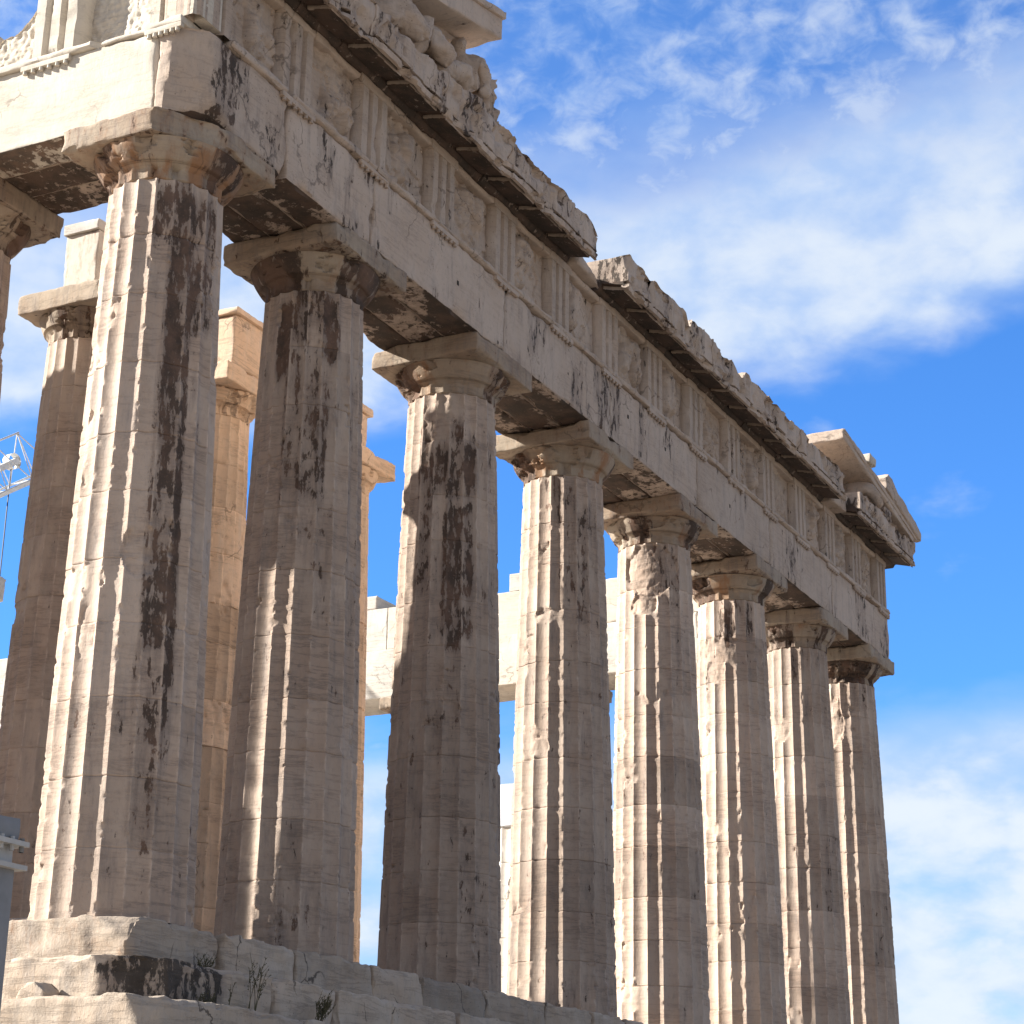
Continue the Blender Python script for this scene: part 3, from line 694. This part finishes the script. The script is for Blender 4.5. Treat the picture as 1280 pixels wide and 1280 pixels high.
# ------------------------------------------------------------------ south flank entablature (sunlit, near corner)
def south_entablature():
    t = thing('entablature', 'sunlit pale entablature of the near long side at the upper left, with pitted metopes', 'entablature', (0, 14, Z0))
    ys = [-.9, 3.69+.15]+[3.69+4.291*k for k in range(1, 7)]
    rng = random.Random(19)
    for b in range(7):
        for k in range(3):
            x0 = -.9+.603*k; y0 = ys[b]+.003; y1 = ys[b+1]-.003
            if b == 0: y0 = -.9+.603*(k+1)+.005
            st = stone((x0+.002, y0, Z0), (x0+.599, y1, 11.672 if k == 0 else Z1), res=.12 if b == 0 else .4, chip=.028, rough=.006, seed=900+b*3+k, tone=.56, under=.95,
                       crust=0.)
            put('architrave_block', st, M_CLEAN if k == 0 else M_ENT, t)
        if b: put('fillet', stone((-.968, ys[b]+.003, 11.672), (-.3, ys[b+1], Z1), res=.4, chip=.03, seed=930+b), M_CLEAN, t)
    put('fillet', stone((-.968, .66, 11.672), (-.32, ys[1], Z1), res=.08, chip=.02, rough=.004, seed=929, cuts=[((-.95, .80, 11.7), (-.7, -1, .1))], tone=.54), M_CLEAN, t)
    put('fillet', stone((-.968, -.70, 11.672), (-.32, -.10, Z1), res=.07, chip=.02, rough=.004, seed=928, tone=.54), M_CLEAN, t)
    put('fillet', stone((-.93, -.10, 11.675), (-.32, .66, Z1-.04), res=.07, chip=.06, rough=.012, seed=927, tone=.56), M_CLEAN, t)
    regula(t, 1.58, True, 941, M_CLEAN); regula(t, -.40, True, 942, M_CLEAN, w=.3)
    triglyph(t, -.478, True, 951, M_CLEAN, tone=.55, crust=.05); triglyph(t, 1.52, True, 952, M_CLEAN, tone=.55, deep=.11, back=.40, crust=.03)
    metope(t, -.055, 1.098, True, 961, M_CLEAN, rec=.30, relief=False, pitted=True, tone=.56, crust=.0)
    metope(t, 1.94, 3.35, True, 962, M_CLEAN, rec=.30, relief=False, pitted=True, tone=.56, crust=.0, top=lambda Y: np.interp(Y, [1.94, 2.2, 2.5, 3.4], [12.95, 12.72, 12.48, 12.3]))
    # rest of the flank frieze, out of the frame
    put('frieze_backing', stone((-.30, .9, Z1), (.86, 2.2, Z2-.01), res=.5, chip=.03, seed=971), M_CLEAN, t)
    put('frieze_backing', stone((-.30, 2.2, Z1), (.86, 3.4, 12.2), res=.5, chip=.03, seed=972), M_CLEAN, t)
    put('frieze_backing', stone((-.80, 3.4, Z1), (.86, 29, Z2-.01), res=2, chip=.03, seed=973), M_CLEAN, t)
    # slab continuing the frieze behind the corner metope
    put('frieze_backing', stone((-.55, -.1, Z1+.004), (-.31, 1.2, Z2-.2), res=.2, chip=.03, seed=974), M_CLEAN, t)
south_entablature()

# ------------------------------------------------------------------ north flank: white restored beam seen through the colonnade
def north_entablature():
    t = thing('entablature', 'bright white restored beam of the far long side, seen between the front columns', 'entablature', (28.8, 15, Z0))
    rng = random.Random(29)
    ys = [.92, 3.69]+[3.69+4.291*k for k in range(1, 7)]
    for b in range(7):
        put('architrave_block', stone((27.95, ys[b]+.010, Z0), (29.7, ys[b+1]-.010, Z1+.06), res=.2, chip=.02, rough=.004, seed=1000+b, tone=rng.uniform(.55, .66)), M_NEW if b != 2 else M_CLEAN, t)
        cuts = []
        put('frieze_block', stone((27.98, ys[b]+.9+.010, Z1+.068), (29.66, ys[b+1]+.9-.010, 13.08), res=.16, chip=.05 if b == 1 else .02, rough=.012 if b == 1 else .004, seed=1020+b, tone=rng.uniform(.54, .64), cuts=[]), M_NEW if b > 2 else M_CLEAN, t)
    for k, (y0, y1, h) in enumerate(((13.55, 15.0, .40), (8.2, 9.28, .50))):
        q = thing('loose_block', ('squared white block with grey end on the far white beam, left one of two', 'upright white block on the far white beam, right one of two')[k], 'stone block', (28.4, (y0+y1)/2, 13.08), 'blocks lying on the far beam')
        put('block', stone((27.97, y0, 13.084), (29.2, y1, 13.084+h), res=.2, chip=.02, seed=1050+k, tone=.6), M_NEW, q)
north_entablature()

# ------------------------------------------------------------------ inner porch columns
def porch():
    rows = [(4.36, 'shaded inner porch column left of the nearest corner column, topped by a patched block'),
            (7.95, 'golden inner porch column with smooth new drums, between the first two front columns'),
            (12.1, 'golden inner porch column mostly hidden behind the second front column'),
            (20.35, 'stump of an inner porch column topped by a grey drum, behind the fourth front column')]
    put_steps = thing('porch_platform', 'low marble platform under the inner porch columns, behind the front row', 'platform', (14.4, 8, 0))
    put('platform_slab', stone((3.0, 3.7, 0), (25.8, 9, .7), res=1., chip=.03, seed=1100), M_FLOOR, put_steps)
    for i, (x, lab) in enumerate(rows):
        y = 4.9; t = thing('column', lab, 'column', (x, y, .7), 'columns of the inner porch')
        face = math.degrees(math.atan2(CAM[1]-y, CAM[0]-x))
        mat = M_COL if i == 0 else M_GOLD
        pl = {0: (), 1: (4, 7, 8), 2: (6, 8), 3: ()}[i]
        H = 9.35
        tones = {0: [.44, .40, .42, .46, .42, .38, .40, .36, .40, .44, .46], 1: [.50, .34, .42, .34, .72, .44, .32, .70, .62, .46, .62], 2: [.55]*11, 3: [.8]*11}[i]
        V, F, A, vec = shaft_geo(.83, .635, H, 400+i*17, x, y, rows=260, stains=[(0, 60, 4, 9, .36)] if i == 0 else [(-50, 60, .2, 5.2, .26)] if i == 1 else [], face=face, plain_drums=pl, tones=tones,
                                 whole=.05 if i == 0 else 0., arr=.6, ndrum=11, depth=.045, top_cut=4.3 if i == 3 else None)
        V[:, 2] += .7; vec[:, 2] += .7
        mesh_np('shaft', V, tri_safe(F), M_NEW if i == 3 else mat, t, A, vec)
        if i < 3:
            capital(t, x, y, .7+H, .635, .83, 10.88, 430+i*7, stained=.3 if i == 0 else .05, rust=.3, mat=M_CAP if i == 0 else M_GOLD, abtone=.6)
        else:
            n = 40; th = np.arange(n)/n*6.2832; zz = np.array([4.8, 4.86, 5.4, 5.78, 5.82]); rad = np.array([.6, .80, .79, .78, .6])
            T, Z = np.meshgrid(th, zz); Rr = np.broadcast_to(rad[:, None], T.shape)
            V = np.stack([x+Rr*np.cos(T), y+Rr*np.sin(T), Z], -1).reshape(-1, 3); a, b = np.meshgrid(np.arange(4), np.arange(n), indexing='ij')
            F = np.stack([a*n+b, a*n+(b+1) % n, (a+1)*n+(b+1) % n, (a+1)*n+b], -1).reshape(-1, 4).tolist()+[[4*n+q for q in range(n)]]
            mesh_np('new_drum', V, F, plain('fresh_grey_marble', (.62, .64, .68), .8), t)
    # architrave remnants standing on the porch capitals
    q = thing('architrave_stub', 'patched pale block standing on the shaded inner porch capital', 'stone block', (4.3, 4.85, 10.88), 'architrave remnants on the porch capitals')
    put('block', stone((3.86, 4.45, 10.884), (4.9, 5.12, 11.98), res=.09, chip=.03, rough=.008, seed=1201, tone=.56, rust=.42), M_CLEAN, q)
    put('moulding', stone((3.80, 4.44, 11.983), (4.95, 5.15, 12.16), res=.08, chip=.02, rough=.004, seed=1202, tone=.62), M_NEW, q)
    q = thing('architrave_stub', 'golden architrave block on the inner porch column between the first two front columns', 'stone block', (8.1, 4.8, 10.88), 'architrave remnants on the porch capitals')
    put('block', stone((7.3, 4.12, 10.884), (8.75, 5.5, 11.85), res=.12, chip=.03, rough=.006, seed=1203, tone=.62, cuts=[((8.5, 4.2, 11.75), (.8, -.5, .8))]), M_GOLD, q)
    put('moulding', stone((7.25, 4.05, 11.854), (8.25, 5.2, 11.96), res=.1, chip=.04, rough=.006, seed=1204, tone=.62), M_GOLD, q)
    q = thing('architrave_stub', 'golden sliver of a block showing right of the second front column', 'stone block', (12.2, 4.8, 10.88), 'architrave remnants on the porch capitals')
    put('block', stone((11.3, 4.5, 10.884), (12.5, 5.4, 11.85), res=.14, chip=.03, rough=.006, seed=1205, tone=.62), M_GOLD, q)
    put('moulding', stone((11.25, 4.45, 11.854), (12.62, 5.4, 12.02), res=.1, chip=.03, rough=.006, seed=1206, tone=.62), M_GOLD, q)
porch()

# ------------------------------------------------------------------ pediment remains
def prism(poly, x0, x1, seed, ny=None, rough=.012, tone=.5, crust=0.):
    """poly: closed outline in (y, z) at x0 and x1, with linear shear dz/dx"""
    pass
def raking(name_label, xa, za, xb, zb, thick, ynear=-1.54, yback=-.3, seed=0, cat='cornice', mat=None, res=.1, cuts=(), jag=0., tone=.5, group='raking cornice remnants'):
    t = thing('raking_cornice', name_label, cat, ((xa+xb)/2, -1, min(za, zb)), group)
    lo, hi = (xa, ynear, 0), (xb, yback, thick)
    v, f, a = stone(lo, hi, res=res, chip=.03, rough=.008, seed=seed, tone=tone)
    a['crust'] = np.where(v[:, 2] < .01, .25, .08)
    if jag: 
        n = vn(np.stack([np.floor(v[:, 0]*2.2)+.5, v[:, 0]*0, v[:, 0]*0], 1), seed)+fbm(np.stack([v[:, 0]*3, v[:, 1], v[:, 0]*0], 1), seed, 3)*.6
        v[:, 2] = np.where(v[:, 2] > thick*.6, v[:, 2]-jag*n, v[:, 2])
    v[:, 2] += za+(v[:, 0]-xa)*(zb-za)/(xb-xa)
    for pt, nn in cuts:
        nn = np.array(nn, float); nn /= np.linalg.norm(nn); dd = (v-np.array(pt))@nn; m = dd > 0; v[m] -= nn*dd[m][:, None]
    put('raking_block', (v, f, a), mat or M_ENT, t)
    return t
def pediment():
    # near corner: raking cornice block hanging over the statues
    t = raking('overhanging raking cornice slab above the statues, ending in clear sky at the top', .2, 13.90, 6.5, 15.42, .50, yback=.2, seed=1300, tone=.56)
    v, f, a = stone((.2, -1.60, 0), (6.52, -1.50, .14), res=.12, chip=.02, seed=1301, tone=.58); v[:, 2] += 14.29+(v[:, 0]-.2)*.2413
    put('raking_moulding', (v, f, a), M_ENT, t)
    v, f, a = stone((.2, -1.0, -.12), (6.2, -.82, .0), res=.15, chip=.02, seed=1302, tone=.5); v[:, 2] += 13.90+(v[:, 0]-.2)*.2413
    put('bed_moulding', (v, f, a), M_ENT, t)
    q = thing('pediment_wall', 'patch of pediment back wall under the overhanging raking slab', 'wall', (3, -.4, 13.7))
    v, f, a = stone((.4, -.62, 13.72), (5.6, -.1, 15.2), res=.2, chip=.03, rough=.01, seed=1310, tone=.48); zz = 13.82+(v[:, 0]-.2)*.2413; v[:, 2] = np.minimum(v[:, 2], zz)
    put('wall_slab', (v, f, a), M_ENT, q)
    # far corner: raking cornice piece
    t = raking('far raking cornice slab with a sunlit end, rising above the right corner', 24.55, 14.66, 30.3, 13.74, .27, yback=-.48, seed=1320, tone=.52, jag=.0)
    v, f, a = stone((24.6, -1.57, 0), (30.5, -1.45, .16), res=.12, chip=.03, seed=1322, tone=.5); v[:, 2] += 14.80+(v[:, 0]-24.55)*-.160; 
    put('raking_moulding', (v, f, a), M_ENT, t)
    t = raking('jagged gutter stones along the far raking cornice, at the right end', 27.45, 14.53, 30.75, 13.80, .52, ynear=-1.60, yback=-1.15, seed=1330, jag=.30, cat='gutter stones', tone=.5, group=None) if False else thing('gutter_stone', 'jagged gutter stones topping the far raking cornice at the right end', 'gutter stone', (29, -1.4, 14.2))
    v, f, a = stone((27.75, -1.62, 0), (30.75, -1.25, .55), res=.07, chip=.05, rough=.015, seed=1331, tone=.5)
    top = np.interp(v[:, 0], [27.75, 28.05, 28.3, 28.7, 29.2, 29.7, 30.2, 30.75], [.30, .58, .50, .34, .40, .30, .34, .22])+(vn(np.stack([np.floor(v[:, 0]*3)+.5, v[:, 0]*0, v[:, 0]*0], 1), 5)-.5)*.08
    v[:, 2] = np.minimum(v[:, 2], top); v[:, 2] += 14.42+(v[:, 0]-27.75)*-.18
    put('gutter_block', (v, f, a), M_ENT, t)
    t = thing('gutter_stone', 'small single chip of gutter stone on the far raking cornice', 'gutter stone', (26.6, -1.4, 14.6))
    v, f, a = stone((26.25, -1.66, 14.62), (26.75, -1.2, 14.86), res=.06, chip=.05, rough=.01, seed=1340); put('chip', (v, f, a), M_CLEAN, t)
    q = thing('pediment_wall', 'shadowed pediment back wall under the far raking slab at the right', 'wall', (27.5, -.5, 13.7))
    v, f, a = stone((25.2, -.60, 13.72), (30.0, -.1, 14.6), res=.25, chip=.02, seed=1350, tone=.4); v[:, 2] = np.minimum(v[:, 2], 14.62-(v[:, 0]-24.55)*.16)
    put('wall_slab', (v, f, a), M_ENT, q)
pediment()

# ------------------------------------------------------------------ statues
def skin_obj(name, verts, edges, radii, mat, parent, sub=3, noise=.02):
    me = bpy.data.meshes.new(name); L = np.array(root_of(parent).location)
    me.from_pydata([tuple(np.array(v)-L) for v in verts], edges, [])
    o = bpy.data.objects.new(name, me); COL.objects.link(o)
    sk = o.modifiers.new('skin', 'SKIN'); me.skin_vertices.new() if not me.skin_vertices else None
    for i, r in enumerate(radii):
        me.skin_vertices[0].data[i].radius = (r, r) if not hasattr(r, '__len__') else r
    me.skin_vertices[0].data[0].use_root = True
    o.modifiers.new('sub', 'SUBSURF').levels = sub
    dg = bpy.context.evaluated_depsgraph_get(); ev = o.evaluated_get(dg); m2 = bpy.data.meshes.new_from_object(ev)
    V = np.array([v.co[:] for v in m2.vertices])+L; F = [list(p.vertices) for p in m2.polygons]
    bpy.data.objects.remove(o)
    n = np.stack([fbm(V*5, 3, 3), fbm(V*5, 4, 3), fbm(V*5, 5, 3)], 1)-.5; V = V+n*noise*3.2
    m_ = np.stack([fbm(V*13, 6, 4, .6), fbm(V*13, 7, 4, .6), fbm(V*13, 8, 4, .6)], 1)-.5; V = V+m_*noise*1.6
    return mesh_np(name, V, F, mat, parent, {'tone': .48, 'crust': .22}, sharp=70)
def statues():
    z = 13.76
    # reclining draped figure seen from the side, knees towards the corner
    t = thing('reclining_statue', 'weathered reclining marble figure with raised knees on the near cornice, below the overhanging slab', 'statue', (5.6, -1.1, z))
    P = [(6.15, -1.05, z+.35), (6.02, -1.08, z+.62), (5.88, -1.10, z+.92), (5.80, -1.12, z+1.14), (5.66, -1.16, z+1.36),
         (5.62, -1.28, z+.62), (5.15, -1.25, z+.42), (4.75, -1.22, z+.20), (5.55, -.92, z+.46), (5.0, -.9, z+.22),
         (5.98, -1.38, z+.96), (6.18, -1.42, z+.62), (6.05, -1.46, z+.34), (5.7, -.8, z+.98), (5.45, -.66, z+.6)]
    E = [(0, 1), (1, 2), (2, 3), (3, 4), (0, 5), (5, 6), (6, 7), (0, 8), (8, 9), (2, 10), (10, 11), (11, 12), (2, 13), (13, 14)]
    rad = [.30, .29, .30, .13, .14, .20, .17, .14, .20, .15, .14, .12, .10, .14, .12]
    skin_obj('body', P, E, rad, M_ENT, t, noise=.035)
    bl = stone((4.9, -1.40, z-.03), (6.3, -.62, z+.36), res=.07, chip=.14, rough=.06, seed=1400, tone=.46, crust=.25)
    bl[0][:, 2] += .03*np.sin(bl[0][:, 0]*22+bl[0][:, 1]*9)*(bl[0][:, 2] > z+.1); put('drapery', bl, M_ENT, t)
    t = thing('statue_fragment', 'upright lump of draped marble ending the statue row on the near cornice', 'statue', (6.4, -1.1, z))
    v, f, a = stone((6.12, -1.40, z-.06), (6.62, -.8, z+.98), res=.045, chip=.16, rough=.05, seed=1410, tone=.5, crust=.2)
    v[:, 1] += .05*np.sin(v[:, 0]*34+v[:, 2]*4)*(v[:, 1] < -1.1); v[:, 0] += .03*np.sin(v[:, 2]*9)
    put('drapery', (v, f, a), M_ENT, t)
    v, f, a = stone((6.66, -1.42, z-.05), (7.15, -.9, z+.26), res=.06, chip=.14, rough=.05, seed=1412, tone=.5, crust=.2); put('plinth', (v, f, a), M_ENT, t)
    # two horse heads rising at the corner
    for k, (x, lab, sc) in enumerate(((4.35, 'marble horse head rising under the overhanging slab, beside the reclining figure', 1.), (3.55, 'darker marble horse head nearest the corner, partly cut off by the top edge', .9))):
        t = thing('horse_head_statue', lab, 'statue', (x, -1.05, z), 'marble horse heads in the pediment corner')
        P = [(x-.35, -.80, z+.0), (x-.25, -.92, z+.38*sc), (x-.05, -1.1, z+.72*sc), (x+.20, -1.25, z+.66*sc), (x+.40, -1.40, z+.44*sc), (x+.50, -1.46, z+.28*sc), (x-.12, -1.05, z+.94*sc), (x-.0, -1.18, z+.94*sc)]
        E = [(0, 1), (1, 2), (2, 3), (3, 4), (4, 5), (2, 6), (2, 7)]
        skin_obj('head', P, E, [.40, .40, .33, .26, .20, .13, .06, .06], M_ENT, t, noise=.05)
    # horse head at the far corner
    t = thing('horse_head_statue', 'small grey marble horse head hanging over the far corner cornice', 'statue', (27.1, -1.2, 13.72), 'marble horse heads in the pediment corner')
    x = 26.6; z = 13.72
    P = [(x+.2, -.8, z+.05), (x+.12, -.95, z+.32), (x+.1, -1.15, z+.52), (x+.2, -1.4, z+.44), (x+.42, -1.58, z+.16), (x+.55, -1.6, z-.02), (x+.16, -1.05, z+.66)]
    skin_obj('head', P, [(0, 1), (1, 2), (2, 3), (3, 4), (4, 5), (2, 6)], [.26, .25, .22, .19, .13, .10, .04], M_ENT, t, noise=.02)
    t = thing('statue_fragment', 'dark broken lump of carved marble on the far corner cornice, right of the horse head', 'statue', (28.2, -1.2, 13.72))
    put('lump', stone((27.9, -1.5, 13.70), (28.5, -1.0, 14.02), res=.06, chip=.16, rough=.06, seed=1430, tone=.4, crust=.6), M_ENT, t)
statues()

# ------------------------------------------------------------------ crane inside the ruin
def crane():
    t = thing('crane', 'white lattice crane jib with hook cable, at the left edge behind the flank column', 'crane', (12.0, 30.0, 0))
    A = np.array([14.0, 26.5, 10.6]); B = np.array([26.1, 25., 19.05])      # jib axis from mast to tip (pivot to nose)
    ax = (B-A)/np.linalg.norm(B-A); up = np.array([0, 0, 1.])-ax*ax[2]; up /= np.linalg.norm(up); sd = np.cross(ax, up)
    L = np.linalg.norm(B-A); n = 13
    ch = lambda s, a: A+ax*s+a
    seg = []; bot1, bot2, top = sd*.5-up*.65, -sd*.5-up*.65, up*.8
    for o in (bot1, bot2, top): seg.append(([ch(0, o), ch(L-(.0 if o is not top else .5), o)],   .040 if o is not top else .036))
    for i in range(n):
        s0, s1, sm = L*i/n, L*(i+1)/n, L*(i+.5)/n
        for o in (bot1, bot2): seg.append(([ch(s0, o), ch(min(sm, L-.5), top)], .020)); seg.append(([ch(min(sm, L-.5), top), ch(s1, o)], .020))
        seg.append(([ch(s0, bot1), ch(s1, bot2)], .024)); seg.append(([ch(s1, bot1), ch(s1, bot2)], .024))
    tubes_obj('jib', seg, M_CRANE, t)
    # bottom rail plate and pulley head
    put('rail', (lambda v: v)(box_along(A, ax, up, sd, 0, L, -.82, -.68, -.08, .08)), M_CRANE, t)
    c = ch(L-1.2, up*.05); put('pulley', tube([c-sd*.14, c+sd*.14], .25, 20)[:2]+({},), M_CRANE, t)
    put('pulley_arm', box_along(A, ax, up, sd, L-4.2, L-1.0, -.09, .11, -.12, .12), M_CRANE, t)
    h = np.array([c[0], c[1], 0]); hz = c[2]-3.75
    tubes_obj('hook_cable', [([c, (c[0], c[1], hz)], .02)], M_CABLE, t)
    put('hook_block', stone((c[0]-.16, c[1]-.16, hz-.75), (c[0]+.16, c[1]+.16, hz), res=.1, chip=.05, rough=.0, seed=4), M_POSTW, t)
    seg = []; b = np.array([12.0, 26.8, 0])
    for dx in (-.7, .7):
        for dy in (-.7, .7): seg.append(([b+(dx, dy, 0), b+(dx, dy, 19.)], .07))
    for k in range(13):
        z0, z1 = k*1.46, (k+1)*1.46
        for dx, dy, ex, ey in ((-.7, -.7, .7, -.7), (.7, -.7, .7, .7), (.7, .7, -.7, .7), (-.7, .7, -.7, -.7)):
            seg.append(([b+(dx, dy, z0), b+(ex, ey, z1)], .03)); seg.append(([b+(dx, dy, z1), b+(ex, ey, z1)], .03))
    seg.append(([b+(0, 0, 10.3), A], .3)); seg.append(([b+(0, 0, 19), ch(L*.6, top)], .03))
    tubes_obj('mast', seg, M_CRANE, t)
def box_along(A, ax, up, sd, s0, s1, u0, u1, w0, w1):
    V, F = grid_box(np.array([s0, s1]), np.array([w0, w1]), np.array([u0, u1]))
    return A+V[:, :1]*ax+V[:, 1:2]*sd+V[:, 2:3]*up, F, {}
crane()

# ------------------------------------------------------------------ grey post in the foreground, weeds, loose stone
def post():
    x, y = -12.295, -9.005
    t = thing('lamp_post', 'grey steel post with a bolted collar and box, at the lower left edge', 'post', (x, y, -4.6))
    V, F = grid_box(np.array([-.085, .085]), np.array([-.085, .085]), np.array([-4.65, -1.655])); V[:, :2] += (x, y)
    put('shaft', (V, F, {}), M_POST, t, sharp=30)
    for z in (-1.55, -1.655):
        V, F = grid_box(np.array([-.125, .125]), np.array([-.125, .125]), np.array([z, z+.022])); V[:, :2] += (x, y); put('collar_plate', (V, F, {}), M_POSTW, t)
    V, F = grid_box(np.array([-.075, .075]), np.array([-.075, .075]), np.array([-1.632, -1.551])); V[:, :2] += (x, y); put('collar', (V, F, {}), M_POSTW, t)
    for k in range(4):
        for s in (-.1, -.035, .035, .1):
            px, py = ((s, -.1), (.1, s), (s, .1), (-.1, s))[k]
            quads_obj('bolt', tube([(x+px, y+py, -1.575), (x+px, y+py, -1.512)], .011, 8), M_POSTW, t)
    V, F, a = stone((x-.095, y-.095, -1.527), (x+.095, y+.095, -1.42), res=.05, chip=.01, rough=0, seed=3); put('junction_box', (V, F, a), M_POST, t)
post()
def weeds():
    rng = random.Random(77)
    def clump(x, y, z, h, n, label, spread=.25, br=3):
        t = thing('weed', label, 'weed', (x, y, z), 'weeds growing on the steps')
        seg = []
        for k in range(n):
            a = rng.uniform(0, 6.28); l = h*rng.uniform(.5, 1); bx, by = x+rng.uniform(-.08, .08), y+rng.uniform(-.03, .03)
            dx, dy = math.cos(a)*spread*rng.uniform(.2, 1), -abs(math.sin(a))*spread*.3
            pts = [(bx+dx*s*s*l/h, by+dy*s, z+l*s) for s in (0, .3, .6, 1)]
            seg.append((pts, [.006, .005, .004, .002]))
            for b in range(br):
                s = rng.uniform(.35, .95); p = np.array(pts[0])+(np.array(pts[3])-pts[0])*s; aa = rng.uniform(0, 6.28); m = rng.uniform(.05, .16)
                q = p+np.array([math.cos(aa)*m, -abs(math.sin(aa))*m*.4, m*.9]); seg.append(([p, q], [.003, .0015]))
                # small leaves
                for w in range(3):
                    c = p+(q-p)*rng.random(); seg.append(([c, c+np.array([rng.uniform(-.03, .03), rng.uniform(-.02, .01), rng.uniform(.0, .03)])], [.006, .002]))
        tubes_obj('stems', seg, M_TWIG, t, n=4)
    clump(.35, -1.10, -.535, .14, 14, 'small tuft of weed at the foot of the top step', .2, 2)
    clump(.25, -1.90, -1.05, .78, 6, 'tallest dry weed with long bare stems on the steps, below the first two columns', .3, 5)
    clump(-.12, -1.86, -1.05, .46, 2, 'single leaning weed stem left of the tallest weed', .3, 2)
    clump(1.55, -1.95, -1.05, .40, 13, 'bushy dry weed on the steps, right of the tallest weed', .5, 6)
    clump(-.55, -1.84, -1.05, .16, 12, 'low dark tuft against the black stained step', .2, 2)
weeds()
def chunk():
    t = thing('loose_stone', 'loose wedge of marble lying on the lowest visible step at the near corner', 'stone', (-2.0, -1.2, -1.05))
    v, f, a = stone((-2.02, -.78, -1.05), (-1.77, -.32, -.84), res=.04, chip=.05, rough=.01, seed=1500, tone=.5, cuts=[((-1.9, -.42, -.92), (-.2, 1, .9)), ((-1.9, -.72, -.90), (-.1, -1, .8))])
    put('wedge', (v, f, a), M_STEP, t)
chunk()
